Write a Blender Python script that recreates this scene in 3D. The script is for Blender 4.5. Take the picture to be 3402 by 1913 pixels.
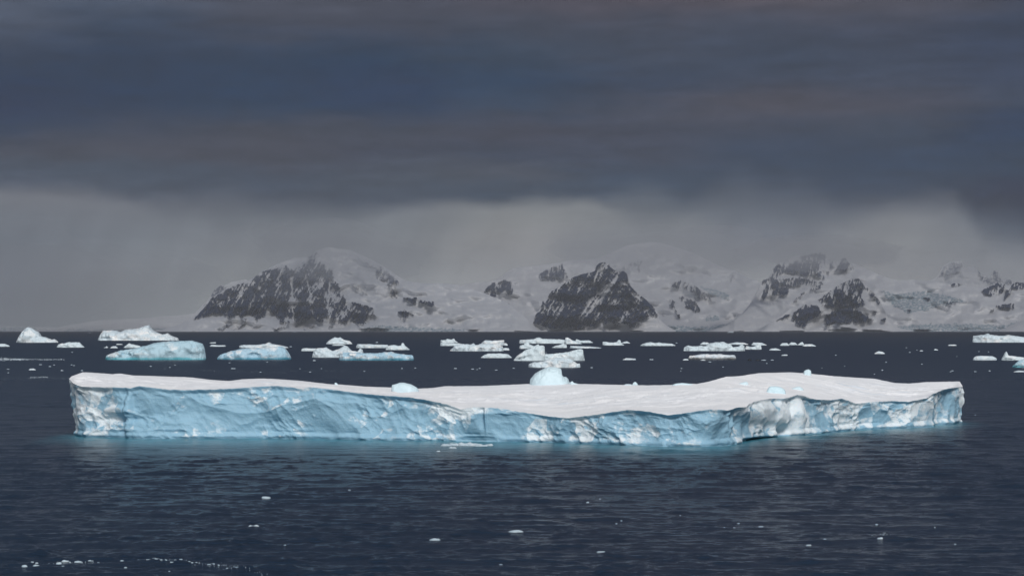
import bpy, math, random
import numpy as np
R = math.radians
random.seed(7); np.random.seed(7)
for o in list(bpy.data.objects): bpy.data.objects.remove(o)
SC = bpy.context.scene
COL = SC.collection
D_ = bpy.data

# ------------------------------------------------------------------ camera
FPX, PW, PH = 8003.0, 3402.0, 1913.0           # focal length in pixels of the photograph
CAMH = 14.0
HORIZON = 1096.0
PITCH = math.atan((HORIZON - PH / 2) / FPX)
cam = D_.cameras.new('camera'); camo = D_.objects.new('camera', cam); COL.objects.link(camo)
cam.sensor_width = 36.0; cam.lens = 36.0 * FPX / PW
cam.clip_start = 1.0; cam.clip_end = 200000.0
camo.location = (0, 0, CAMH); camo.rotation_euler = (R(90) + PITCH, 0, 0)
SC.camera = camo

# ------------------------------------------------------------------ world, sun, exposure
SUN_EL, SUN_AZ = 37.0, 170.0                    # azimuth from +Y clockwise: behind the camera, a little to the left
W = D_.worlds.new('World'); SC.world = W; W.use_nodes = True
nt = W.node_tree; nt.nodes.clear()
n_out = nt.nodes.new('ShaderNodeOutputWorld'); n_bg = nt.nodes.new('ShaderNodeBackground')
n_sky = nt.nodes.new('ShaderNodeTexSky'); n_sky.sky_type = 'NISHITA'; n_sky.sun_disc = False
n_sky.sun_elevation = R(SUN_EL); n_sky.sun_rotation = R(SUN_AZ); n_sky.air_density = 1.0; n_sky.dust_density = 3.0
n_bg.inputs['Strength'].default_value = 0.06
n_tc = nt.nodes.new('ShaderNodeTexCoord')
n_sep = nt.nodes.new('ShaderNodeSeparateXYZ'); nt.links.new(n_tc.outputs['Generated'], n_sep.inputs[0])
n_ma = nt.nodes.new('ShaderNodeMath'); n_ma.operation = 'MULTIPLY_ADD'   # z*1.0 - y*0.55
n_my = nt.nodes.new('ShaderNodeMath'); n_my.operation = 'MULTIPLY'; n_my.inputs[1].default_value = -0.55
nt.links.new(n_sep.outputs['Y'], n_my.inputs[0])
nt.links.new(n_sep.outputs['Z'], n_ma.inputs[0]); n_ma.inputs[1].default_value = 1.0
nt.links.new(n_my.outputs[0], n_ma.inputs[2])
n_mr = nt.nodes.new('ShaderNodeMapRange'); n_mr.interpolation_type = 'SMOOTHSTEP'
n_mr.inputs['From Min'].default_value = -0.45; n_mr.inputs['From Max'].default_value = 1.0
nt.links.new(n_ma.outputs[0], n_mr.inputs['Value'])
n_ov = nt.nodes.new('ShaderNodeMix'); n_ov.data_type = 'RGBA'
n_ov.inputs[6].default_value = (0.22, 0.27, 0.36, 1)
nt.links.new(n_mr.outputs[0], n_ov.inputs[0])
n_mx = nt.nodes.new('ShaderNodeMix'); n_mx.data_type = 'RGBA'; n_mx.inputs[0].default_value = 0.88
nt.links.new(n_sky.outputs[0], n_mx.inputs[6]); n_mx.inputs[7].default_value = (2.5, 2.65, 2.9, 1)
nt.links.new(n_mx.outputs[2], n_ov.inputs[7])
nt.links.new(n_ov.outputs[2], n_bg.inputs['Color']); nt.links.new(n_bg.outputs[0], n_out.inputs['Surface'])
sun = D_.lights.new('sun', 'SUN'); sun.energy = 1.35; sun.angle = R(14); sun.color = (1.0, 0.975, 0.95)
suno = D_.objects.new('sun', sun); COL.objects.link(suno)
suno.rotation_euler = (R(90 - SUN_EL), 0, R(180 - SUN_AZ))
VS = SC.view_settings; VS.view_transform = 'Standard'; VS.look = 'None'; VS.gamma = 1; VS.use_curve_mapping = False
VS.exposure = 1.0
SC.cycles.volume_bounces = 1
SC.cycles.max_bounces = 6

# ------------------------------------------------------------------ projection helpers
cp, sp = math.cos(PITCH), math.sin(PITCH)
def ray(sx, sy):
    a = (np.asarray(sx, float) - PW / 2) / FPX; b = (PH / 2 - np.asarray(sy, float)) / FPX
    return a, cp - b * sp, sp + b * cp           # x, y (forward), z (up)
def atY(sx, sy, Y):
    x, y, z = ray(sx, sy); k = Y / y
    return x * k, Y, CAMH + z * k
def water_dist(sx, sy):
    x, y, z = ray(sx, sy); return -CAMH / z * y
def to_px(X, Y, Z):
    Zc = Z - CAMH; f = Y * cp + Zc * sp; u = -Y * sp + Zc * cp
    return PW / 2 + FPX * X / f, PH / 2 - FPX * u / f

# ------------------------------------------------------------------ noise (numpy)
def _h(ix, iy, iz, seed):
    h = (ix.astype(np.int64) * 374761393 + iy.astype(np.int64) * 668265263 + iz.astype(np.int64) * 2147483647 + seed * 974634777) & 0xFFFFFFFF
    h = ((h ^ (h >> 13)) * 1274126177) & 0xFFFFFFFF
    h = ((h ^ (h >> 16)) * 2246822519) & 0xFFFFFFFF
    return ((h ^ (h >> 15)) & 0xFFFFFF) / float(0xFFFFFF)
def n2(x, y, seed=0):
    ix = np.floor(x); iy = np.floor(y); fx = x - ix; fy = y - iy; z = np.zeros_like(ix)
    ux = fx * fx * fx * (fx * (fx * 6 - 15) + 10); uy = fy * fy * fy * (fy * (fy * 6 - 15) + 10)
    def g(a, b):
        t = _h(ix + a, iy + b, z, seed) * 2 * np.pi
        return np.cos(t) * (fx - a) + np.sin(t) * (fy - b)
    return ((g(0, 0) * (1 - ux) + g(1, 0) * ux) * (1 - uy) + (g(0, 1) * (1 - ux) + g(1, 1) * ux) * uy) * 1.45
def fbm(x, y, seed=0, o=4, g=0.5, l=2.03):
    a = 1.0; s = 0; t = 0
    for i in range(o):
        s = s + a * n2(x * l ** i + 17.3 * i, y * l ** i - 9.1 * i, seed + i); t += a; a *= g
    return s / t * 1.3
def ridged(x, y, seed=0, o=4, g=0.5):
    a = 1.0; s = 0; t = 0
    for i in range(o):
        s = s + a * (1 - 2 * np.abs(n2(x * 2.1 ** i + 3.7 * i, y * 2.1 ** i + 5.1 * i, seed + i))); t += a; a *= g
    return s / t
def n3(x, y, z, seed=0):
    ix = np.floor(x); iy = np.floor(y); iz = np.floor(z); fx = x - ix; fy = y - iy; fz = z - iz
    s = lambda f: f * f * (3 - 2 * f)
    ux, uy, uz = s(fx), s(fy), s(fz); r = 0
    for a in (0, 1):
        for b in (0, 1):
            for c in (0, 1):
                w = (ux if a else 1 - ux) * (uy if b else 1 - uy) * (uz if c else 1 - uz)
                r = r + w * _h(ix + a, iy + b, iz + c, seed)
    return r * 2 - 1
def cells(x, y, seed=0, jit=0.95):
    """cellular noise: distance to the nearest point, offsets to it, random id, gap to the second"""
    ix = np.floor(x); iy = np.floor(y); z = np.zeros_like(ix)
    f1 = np.full(x.shape, 9.0); f2 = np.full(x.shape, 9.0); dx = np.zeros_like(x); dy = np.zeros_like(x); rid = np.zeros_like(x)
    for a in (-1, 0, 1):
        for b in (-1, 0, 1):
            cx = ix + a + 0.5 + jit * (_h(ix + a, iy + b, z, seed) - .5); cy = iy + b + 0.5 + jit * (_h(ix + a, iy + b, z, seed + 91) - .5)
            d = np.hypot(x - cx, y - cy); nw = d < f1
            f2 = np.where(nw, f1, np.minimum(f2, d)); f1 = np.where(nw, d, f1)
            dx = np.where(nw, x - cx, dx); dy = np.where(nw, y - cy, dy); rid = np.where(nw, _h(ix + a, iy + b, z, seed + 55), rid)
    return f1, dx, dy, rid, f2 - f1
def facets(x, y, seed):
    """lower envelope of tilted bowls: hollow, shell-like breaks that meet in crisp ridges; plus the id of the bowl"""
    ix = np.floor(x); iy = np.floor(y); z = np.zeros_like(ix); best = np.full(x.shape, 99.0); rid = np.zeros_like(x)
    for a in (-1, 0, 1):
        for b in (-1, 0, 1):
            r1 = _h(ix + a, iy + b, z, seed); r2 = _h(ix + a, iy + b, z, seed + 91); r3 = _h(ix + a, iy + b, z, seed + 55); r4 = _h(ix + a, iy + b, z, seed + 17)
            dx = x - (ix + a + .5 + .9 * (r1 - .5)); dy = y - (iy + b + .5 + .9 * (r2 - .5)); an = r3 * 6.283
            v = .28 * r4 + .62 * (np.cos(an) * dx + .8 * np.sin(an) * dy) * (.4 + .6 * r1) + .85 * (dx * dx + dy * dy)
            m = v < best; best = np.where(m, v, best); rid = np.where(m, np.modf(r3 * 7 + r4 * 3)[0], rid)
    return best * 1.15 - .3, rid, rid
def sstep(a, b, x):
    t = np.clip((x - a) / (b - a), 0, 1); return t * t * (3 - 2 * t)

# ------------------------------------------------------------------ mesh helpers
def mesh_grid(name, P, wrap=False, smooth=True):
    """P: (rows, cols, 3)"""
    nr, nc, _ = P.shape
    idx = np.arange(nr * nc).reshape(nr, nc)
    q = np.stack([idx[:-1, :-1], idx[:-1, 1:], idx[1:, 1:], idx[1:, :-1]], -1).reshape(-1, 4)
    return mesh_from(name, P.reshape(-1, 3), q, smooth)
def mesh_from(name, V, Q, smooth=True):
    me = D_.meshes.new(name); n = len(Q); k = Q.shape[1]
    me.vertices.add(len(V)); me.vertices.foreach_set('co', np.ascontiguousarray(V, np.float32).ravel())
    me.loops.add(n * k); me.loops.foreach_set('vertex_index', np.ascontiguousarray(Q, np.int32).ravel())
    me.polygons.add(n); me.polygons.foreach_set('loop_start', np.arange(0, n * k, k, dtype=np.int32))
    me.polygons.foreach_set('loop_total', np.full(n, k, np.int32))
    me.update(calc_edges=True)
    me.polygons.foreach_set('use_smooth', np.full(n, smooth, bool))
    return me
def attr(me, name, vals):
    vals = np.asarray(vals, np.float32)
    if vals.ndim > 1 and vals.shape[-1] == 3 and vals.ndim >= 2 and vals.size == 3 * len(me.vertices):
        a = me.attributes.new(name, 'FLOAT_VECTOR', 'POINT'); a.data.foreach_set('vector', vals.ravel())
    else:
        a = me.attributes.new(name, 'FLOAT', 'POINT'); a.data.foreach_set('value', vals.ravel())
def link(name, me, mat, parent=None, label=None, cat=None, group=None, kind=None, loc=None):
    o = D_.objects.new(name, me); COL.objects.link(o)
    if mat: me.materials.append(mat)
    if parent: o.parent = parent
    if loc is not None: o.location = loc
    if label: o['label'] = label
    if cat: o['category'] = cat
    if group: o['group'] = group
    if kind: o['kind'] = kind
    return o
def empty(name, loc, label, cat, group=None):
    o = D_.objects.new(name, None); COL.objects.link(o); o.location = loc; o['label'] = label; o['category'] = cat
    if group: o['group'] = group
    return o

# ------------------------------------------------------------------ material helpers
class NT:
    def __init__(s, name):
        s.m = D_.materials.new(name); s.m.use_nodes = True; s.t = s.m.node_tree; s.t.nodes.clear()
        s.out = s.t.nodes.new('ShaderNodeOutputMaterial')
    def n(s, typ, **kw):
        nd = s.t.nodes.new('ShaderNode' + typ)
        for k, v in kw.items():
            if k.startswith('i_'):
                key = k[2:]; key = int(key) if key.isdigit() else key.replace('_', ' ')
                nd.inputs[key].default_value = v
            else: setattr(nd, k, v)
        return nd
    def l(s, a, b): s.t.links.new(a, b)
    def val(s, x, sock):
        if isinstance(x, (int, float)): sock.default_value = x
        elif isinstance(x, tuple): sock.default_value = x
        else: s.l(x, sock)
    def math(s, op, a, b=0.0, c=None, clamp=False):
        nd = s.n('Math', operation=op, use_clamp=clamp); s.val(a, nd.inputs[0]); s.val(b, nd.inputs[1])
        if c is not None: s.val(c, nd.inputs[2])
        return nd.outputs[0]
    def mix(s, f, a, b):
        nd = s.n('Mix', data_type='RGBA'); s.val(f, nd.inputs[0]); s.val(a, nd.inputs[6]); s.val(b, nd.inputs[7]); return nd.outputs[2]
    def rng(s, v, a, b, c=0.0, d=1.0, smooth=True):
        nd = s.n('MapRange', interpolation_type='SMOOTHSTEP' if smooth else 'LINEAR')
        s.val(v, nd.inputs['Value']); nd.inputs['From Min'].default_value = a; nd.inputs['From Max'].default_value = b
        nd.inputs['To Min'].default_value = c; nd.inputs['To Max'].default_value = d; return nd.outputs[0]
    def noise(s, vec, scale, detail=4, rough=0.5, dist=0.0):
        nd = s.n('TexNoise', i_Scale=scale, i_Detail=detail, i_Roughness=rough, i_Distortion=dist)
        if vec is not None: s.l(vec, nd.inputs['Vector'])
        return nd.outputs['Fac']
    def mapping(s, vec, scale=(1, 1, 1), rot=(0, 0, 0)):
        nd = s.n('Mapping'); s.l(vec, nd.inputs['Vector']); nd.inputs['Scale'].default_value = scale; nd.inputs['Rotation'].default_value = rot; return nd.outputs[0]
    def attr(s, name): return s.n('Attribute', attribute_name=name)
    def bump(s, h, strength, dist, normal=None):
        nd = s.n('Bump', i_Strength=strength, i_Distance=dist); s.l(h, nd.inputs['Height'])
        if normal is not None: s.l(normal, nd.inputs['Normal'])
        return nd.outputs[0]
def rgb(r, g, b): return (r, g, b, 1.0)

DECK_G, DECK_OFF, LOW_G, LOW_OFF = 1.0, (.038, .0355, .030), 1.50, (.002, .003, .006)
# ------------------------------------------------------------------ sky: the dark cloud bank ahead, as a curved shell
def srgb(c):
    c = np.asarray(c, float) / 255.0
    return np.where(c <= 0.04045, c / 12.92, ((c + 0.055) / 1.055) ** 2.4)
SKYX = np.array([-900, 0, 320, 640, 960, 1290, 1610, 1930, 2250, 2576, 3500]) * 1.32065
DECKY = np.array([-1500, -120, 0, 70, 140, 210, 270, 330, 390, 440, 500, 600]) * 1.32065
DECK = [
 [(74,80,92)]*11,
 [(92,98,108),(88,95,107),(78,84,96),(80,82,92),(82,82,91),(88,84,90),(92,86,92),(94,88,93),(90,87,93),(80,82,92),(78,82,94)],
 [(98,106,118),(92,99,113),(86,93,107),(84,86,96),(82,83,92),(86,84,92),(92,86,92),(94,88,93),(88,86,93),(76,79,91),(74,79,92)],
 [(84,92,106),(84,91,106),(70,79,95),(78,81,92),(76,79,90),(76,80,91),(78,81,92),(78,81,92),(77,80,92),(69,75,90),(70,76,90)],
 [(70,78,94),(68,76,92),(60,70,88),(62,72,89),(56,70,90),(66,76,91),(72,78,91),(70,77,91),(72,78,92),(68,75,92),(70,76,92)],
 [(60,70,88),(56,66,85),(55,67,86),(55,69,89),(49,68,90),(58,71,90),(66,74,90),(74,78,90),(74,79,92),(70,77,94),(70,77,92)],
 [(58,68,87),(53,64,84),(55,67,86),(56,69,88),(52,68,89),(64,74,90),(76,79,90),(85,83,90),(81,81,90),(70,77,92),(70,77,92)],
 [(64,72,88),(60,69,87),(70,75,88),(76,78,87),(74,77,87),(76,77,87),(75,78,90),(72,77,90),(70,77,90),(58,69,90),(61,71,88)],
 [(76,79,90),(78,80,89),(79,80,88),(78,79,87),(74,77,88),(70,75,87),(73,78,91),(65,74,90),(62,72,89),(58,69,87),(62,70,86)],
 [(80,87,99),(80,87,99),(77,85,97),(76,83,95),(80,86,96),(83,87,96),(68,78,93),(65,75,91),(62,73,90),(58,68,84),(64,72,86)],
 [(88,93,104),(88,93,104),(84,90,101),(80,86,97),(79,86,97),(72,82,95),(74,84,98),(76,84,98),(72,80,94),(50,60,76),(56,64,80)],
 [(90,95,106),(90,95,106),(90,95,105),(88,93,103),(88,94,103),(86,93,103),(86,93,104),(84,92,104),(82,90,102),(62,72,86),(60,68,82)]]
LOWY = np.array([470, 500, 560, 620, 700, 770, 835]) * 1.32065
LOW = [
 [(106,109,117),(106,109,117),(102,105,113),(98,102,111),(104,108,116),(112,116,121),(108,112,119),(90,97,108),(96,102,112),(70,78,92),(66,74,88)],
 [(106,109,117),(106,109,117),(104,107,115),(102,106,114),(106,110,118),(122,125,128),(114,118,123),(92,99,110),(106,110,118),(70,78,92),(66,74,88)],
 [(102,108,117),(101,107,116),(104,109,117),(108,113,119),(110,115,121),(129,131,132),(118,122,126),(96,102,112),(118,121,126),(86,93,105),(80,88,100)],
 [(100,107,117),(99,107,117),(108,114,121),(114,118,123),(116,120,124),(132,132,132),(120,124,128),(106,111,120),(130,132,134),(108,113,121),(100,106,116)],
 [(101,109,119),(102,110,120),(119,124,128),(128,131,132),(128,131,133),(140,141,142),(136,138,140),(138,140,141),(144,144,144),(136,138,141),(128,131,135)],
 [(106,113,122),(108,115,123),(126,131,133),(135,138,138),(136,138,140),(143,144,145),(141,142,144),(142,143,144),(144,144,145),(138,140,142),(132,134,138)],
 [(114,120,127),(116,122,128),(130,134,136),(138,140,140),(138,140,141),(143,144,145),(142,143,145),(142,143,144),(143,143,145),(138,140,142),(132,134,138)]]
EDGE = [(-900,484),(0,484),(230,490),(420,522),(560,532),(760,540),(880,542),(1000,522),(1120,510),(1240,514),(1360,504),(1500,502),(1610,524),(1720,530),(1880,500),(2020,520),(2120,540),(2260,520),(2400,504),(2460,560),(2576,596),(3500,600)]
SOFT = [(-900,14),(0,12),(300,14),(560,40),(800,30),(1000,13),(1200,11),(1500,14),(1650,40),(2000,46),(2200,26),(2420,20),(2576,40),(3500,40)]
DECKC = srgb(np.array(DECK, float)); DECKC = np.maximum(DECKC * DECK_G - np.array(DECK_OFF), .002)
LOWC = srgb(np.array(LOW, float)); LOWC = LOWC * (LOW_G * np.interp(LOWY / 1.32065, [480, 720], [.80, 1]))[:, None, None] - np.array(LOW_OFF)
def interp2(gx, gy, G, x, y):
    def cr(p0, p1, p2, p3, t): return 0.5 * ((2 * p1) + (-p0 + p2) * t + (2 * p0 - 5 * p1 + 4 * p2 - p3) * t * t + (-p0 + 3 * p1 - 3 * p2 + p3) * t ** 3)
    def pos(g, v):
        i = np.clip(np.searchsorted(g, v) - 1, 0, len(g) - 2); t = np.clip((v - g[i]) / (g[i + 1] - g[i]), 0, 1); return i, t
    i, tx = pos(gx, x); j, ty = pos(gy, y); tx = tx[..., None]; ty = ty[..., None]; tx = tx * tx * (3 - 2 * tx)
    def row(jj):
        jj = np.clip(jj, 0, len(gy) - 1); a = G[jj, i]; b = G[jj, np.clip(i + 1, 0, len(gx) - 1)]; return a * (1 - tx) + b * tx
    return np.clip(cr(row(j - 1), row(j), row(j + 1), row(j + 2), ty), 0.001, 1)
def make_sky():
    # profile: a wall of far air 60 km out that bends over into a cloud ceiling 2.2 km up and runs back towards the camera
    el = np.concatenate([np.linspace(-0.02, 0.0, 3), np.linspace(0.001, 0.16, 330), np.linspace(0.165, 0.7, 24)])
    az = np.concatenate([np.linspace(-1.35, -0.27, 14), np.linspace(-0.26, 0.26, 420), np.linspace(0.27, 1.35, 14)])
    EL, AZ = np.meshgrid(el, az, indexing='ij')
    r = 1.0 / np.sqrt((1 / 60000.0) ** 2 + (np.maximum(np.tan(EL), 0) / 2200.0) ** 2)   # ellipse-like shell
    P = np.stack([np.sin(AZ) * r, np.cos(AZ) * r, CAMH + np.tan(EL) * r], -1)
    me = mesh_grid('sky', P)
    sx, sy = PW / 2 + FPX * np.tan(np.clip(AZ, -1.3, 1.3)), HORIZON - FPX * np.tan(EL)
    wx = sx + 120 * fbm(sx / 500, sy / 160, 3); wy = sy + 34 * fbm(sx / 620 + 7, sy / 140, 5, 5) + 16 * fbm(sx / 170, sy / 60, 8, 4)
    wx = wx + 90 * fbm(sx / 240, sy / 34, 9, 4)
    cd = interp2(SKYX, DECKY, DECKC, np.clip(wx, SKYX[0], SKYX[-1]), np.clip(wy, DECKY[0], DECKY[-1]))
    lx = sx + 60 * fbm(sx / 260, sy / 200, 12, 4); ly = sy + 14 * fbm(sx / 200, sy / 90, 13, 4)
    cl = interp2(SKYX, LOWY, LOWC, np.clip(lx, SKYX[0], SKYX[-1]), np.clip(ly, LOWY[0], LOWY[-1]))
    # snow showers trailing down from the cloud base, and ragged texture in the deck
    vir = fbm((sx + .35 * (sy - 700)) / 110, sy / 520, 14, 4, .55)
    cl = cl * (1 + .16 * vir * sstep(640, 800, sy) * sstep(1120, 900, sy))[..., None]
    tex = fbm(sx / 330 + .002 * sy, sy / 46, 15, 5, .55) + .5 * fbm(sx / 90, sy / 30, 16, 4, .6)
    cd = cd * (1 + .30 * tex)[..., None]
    ex, ey = np.array(EDGE).T * 1.32065; qx, qs = np.array(SOFT).T * 1.32065
    eY = np.interp(sx, ex, ey) + 15 * fbm(sx / 330, sy / 90, 17, 5, .6) + 5 * n2(sx / 60, sy / 30, 18); sf = np.interp(sx, qx, qs) * (2.1 + 1.2 * n2(sx / 170, sy * 0 + 2, 20))
    m_ = sstep(-1, 1, (sy - eY) / sf)[..., None]
    c = cd * (1 - m_) + cl * m_
    # the torn dark scud at the far right with a pale gap
    dk_ = np.exp(-(((sx - 3290) / 130) ** 2 + ((sy - 668) / 34) ** 2)) * (.7 + .6 * fbm(sx / 40, sy / 26, 19, 4)); gp_ = np.exp(-(((sx - 3262) / 26) ** 2 + ((sy - 655) / 15) ** 2))
    c = c * (1 - .45 * np.clip(dk_, 0, 1) + .45 * gp_)[..., None]
    attr(me, 'cloud', c.reshape(-1, 3))
    k = NT('cloud_bank')
    a = k.attr('cloud')
    geo = k.n('NewGeometry')
    nv = k.n('VectorMath', operation='NORMALIZE'); k.l(geo.outputs['Position'], nv.inputs[0])
    v1 = k.mapping(nv.outputs[0], (5, 5, 46)); v2 = k.mapping(nv.outputs[0], (26, 26, 120)); v3 = k.mapping(nv.outputs[0], (60, 60, 190))
    f = k.math('ADD', k.math('MULTIPLY', k.math('SUBTRACT', k.noise(v1, 1.0, 5, .55, .6), .5), .3), k.math('MULTIPLY', k.math('SUBTRACT', k.noise(v2, 1.0, 5, .6), .5), .2))
    f = k.math('ADD', f, k.math('MULTIPLY', k.math('SUBTRACT', k.noise(v3, 1.0, 3, .6), .5), .06))
    f = k.math('ADD', f, SKY_GAIN)
    vm = k.n('VectorMath', operation='SCALE'); k.l(a.outputs['Vector'], vm.inputs[0]); k.l(f, vm.inputs['Scale'])
    em = k.n('Emission', i_Strength=0.5); k.l(vm.outputs[0], em.inputs['Color'])
    tr = k.n('BsdfTransparent'); tr.inputs[0].default_value = rgb(SKY_T, SKY_T, SKY_T)
    ad = k.n('AddShader'); k.l(em.outputs[0], ad.inputs[0]); k.l(tr.outputs[0], ad.inputs[1])
    k.l(ad.outputs[0], k.out.inputs['Surface'])
    k.m.cycles.emission_sampling = 'NONE'
    link('sky', me, k.m, kind='structure')
SKY_T, SKY_GAIN = 0.38, 0.9
make_sky()

# ------------------------------------------------------------------ materials for ice, snow, water, rock
def mat_ice(name, blue, white, wbias=0.5, foot=None, foot_h=1.0, scale=1.0, bumpd=0.12, lumps=1.0, sss=0.0, fn=1.6):
    k = NT(name); geo = k.n('NewGeometry'); pos = geo.outputs['Position']
    a = k.attr('tone').outputs['Fac']
    p1 = k.noise(k.mapping(pos, (.22 * scale, .22 * scale, .4 * scale)), 1.0, 6, .62, .5)
    p2 = k.noise(k.mapping(pos, (1.6 * scale, 1.6 * scale, 2.4 * scale)), 1.0, 6, .65, .8)
    m = k.math('ADD', k.math('MULTIPLY', p1, .6), k.math('MULTIPLY', p2, .5)); m = k.math('ADD', m, k.math('MULTIPLY', a, .55))
    m = k.rng(m, .62 + (.5 - wbias) * .5, 1.02 + (.5 - wbias) * .5)
    c = k.mix(m, rgb(*blue), rgb(*white))
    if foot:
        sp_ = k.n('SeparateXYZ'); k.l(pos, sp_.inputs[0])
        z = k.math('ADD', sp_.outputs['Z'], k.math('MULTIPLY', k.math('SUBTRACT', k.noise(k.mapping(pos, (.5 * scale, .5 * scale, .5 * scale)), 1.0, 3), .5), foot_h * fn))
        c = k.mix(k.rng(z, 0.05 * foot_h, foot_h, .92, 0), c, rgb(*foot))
    b = k.n('BsdfPrincipled', i_Roughness=.55); k.l(c, b.inputs['Base Color'])
    b.inputs['Specular IOR Level'].default_value = .3
    if sss: b.inputs['Subsurface Weight'].default_value = sss; b.inputs['Subsurface Radius'].default_value = (.6, .8, 1.0); b.inputs['Subsurface Scale'].default_value = .45
    h = k.math('ADD', k.math('MULTIPLY', p2, 1.0), k.math('MULTIPLY', k.noise(pos, 6.0 * scale, 5, .6), .35))
    k.l(k.bump(h, .55 * lumps, bumpd / scale), b.inputs['Normal'])
    k.l(b.outputs[0], k.out.inputs['Surface']); return k.m
def mat_snow(name, col=(.83, .838, .855)):
    k = NT(name); pos = k.n('NewGeometry').outputs['Position']
    n1 = k.noise(k.mapping(pos, (.05, .12, .1)), 1.0, 5, .6, .4); n2_ = k.noise(k.mapping(pos, (.5, 1.2, 1)), 1.0, 5, .6)
    n3_ = k.noise(k.mapping(pos, (.09, .55, .3)), 1.0, 5, .62, .8)
    c = k.mix(k.rng(n1, .35, .65), rgb(*col), rgb(col[0] * .96, col[1] * .97, col[2] * .985))
    c = k.mix(k.rng(n3_, .56, .70, 0, .6), c, rgb(.62, .70, .78))  # bluish shadow streaks painted into the snow colour
    b = k.n('BsdfPrincipled', i_Roughness=.75); k.l(c, b.inputs['Base Color']); b.inputs['Specular IOR Level'].default_value = .15
    h = k.math('ADD', k.math('MULTIPLY', n2_, .6), k.math('MULTIPLY', n3_, 1.2))
    k.l(k.bump(h, .5, .16), b.inputs['Normal']); k.l(b.outputs[0], k.out.inputs['Surface']); return k.m
M_CLIFF = mat_ice('blue_ice_cliff', (.27, .46, .59), (.70, .775, .82), .50, bumpd=.2, sss=.18)
M_SNOW = mat_snow('wind_packed_snow')
M_BERG = mat_ice('white_iceberg_ice', (.56, .66, .72), (.84, .84, .83), .76, scale=.35, bumpd=.2)
M_BERGB = mat_ice('pale_blue_iceberg_ice', (.40, .57, .66), (.80, .81, .81), .72, foot=(.05, .34, .42), foot_h=1.7, scale=.3, bumpd=.2)
M_BERGT = mat_ice('white_ice_with_turquoise_foot', (.36, .54, .66), (.82, .82, .82), .82, foot=(.02, .20, .30), foot_h=1.5, scale=.35, bumpd=.2)
M_BERGC = mat_ice('cyan_tinted_ice', (.58, .68, .73), (.80, .815, .82), .62, scale=.35, bumpd=.2)
M_BLOCK = mat_ice('pale_blue_block_ice', (.58, .72, .78), (.72, .80, .83), .5, scale=1.0, bumpd=.1, lumps=.5)
M_BLUEB = mat_ice('bright_blue_block_ice', (.56, .73, .80), (.70, .79, .83), .4, scale=1.0, bumpd=.1, lumps=.5)
M_BIT = mat_ice('small_floating_ice', (.42, .52, .59), (.68, .71, .73), .7, scale=2, bumpd=.1)
M_TABLE = mat_ice('white_ice_with_painted_undercut', (.60, .68, .74), (.82, .82, .82), .85, foot=(.004, .006, .009), foot_h=1.6, fn=.2, scale=.35, bumpd=.2)  # near-black foot band paints in the shade of the undercut edge
M_DARK = mat_ice('clear_dark_ice', (.012, .015, .02), (.05, .055, .06), .4, scale=1, bumpd=.1)

# ------------------------------------------------------------------ the large iceberg
def cpt(ox, oy, s, pts): return [(ox + s * u, oy + s * v) for u, v in pts]
s1 = 800 / 2576; s4 = 900 / 2576
TOPF = (cpt(200, 1200, s1, [(95,190),(150,228),(260,268),(430,275),(600,275),(780,285),(860,262),(1000,280),(1150,300),(1350,306),(1600,300),(1850,290),(2050,275)])
      + cpt(900, 1200, s1, [(0,262),(100,262),(350,292),(420,273),(600,290),(850,325),(1000,345),(1200,362),(1500,385),(1700,415),(1900,460),(2050,512),(2140,492)])
      + cpt(1600, 1200, s1, [(0,485),(200,498),(450,540),(700,580),(950,605),(1150,580),(1400,545),(1600,515),(1800,535),(2000,572),(2100,565),(2300,530)])
      + cpt(2350, 1200, s4, [(0,455),(170,465),(250,438),(320,430),(400,385),(500,360),(600,352),(700,352),(790,335),(830,315),(900,330),(1000,360),(1150,368),(1250,352),(1370,400),(1500,385),(1750,375),(1890,382),(2050,350),(2110,310),(2200,275),(2300,255),(2428,238)]))
WLF = (cpt(200, 1200, s1, [(205,812),(500,815),(1000,825),(1500,825),(2000,825)])
     + cpt(900, 1200, s1, [(0,825),(600,830),(1200,840),(1800,852)])
     + cpt(1600, 1200, s1, [(0,856),(700,865),(1200,885),(1800,905),(2200,914)])
     + cpt(2350, 1200, s4, [(0,812),(150,805),(300,780),(450,735),(600,716),(750,712),(900,700),(1100,680),(1400,650),(1700,640),(2000,630),(2200,610),(2385,588)]))
BACK = (cpt(200, 1200, s1, [(95,186),(120,160),(240,115),(340,118),(560,135),(640,128),(780,150),(1000,155),(1400,170),(1600,195),(1800,210),(1950,190),(2150,182)])
      + cpt(900, 1200, s1, [(0,185),(300,205),(650,245),(760,248),(1000,268),(1180,275),(1290,278),(1580,290),(1720,285),(1850,265)])
      + cpt(1600, 1200, s1, [(0,262),(500,240),(1040,240),(1500,250),(1800,255),(2040,250),(2150,232),(2300,240)])
      + cpt(2350, 1200, s4, [(0,195),(180,145),(300,140),(500,110),(800,103),(1000,118),(1200,140),(1600,165),(1780,205),(1920,210),(2100,195),(2400,190),(2428,236)]))
def poly(pts, x):
    p = np.array(pts); return np.interp(x, p[:, 0], p[:, 1])
BERG = {}
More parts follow.
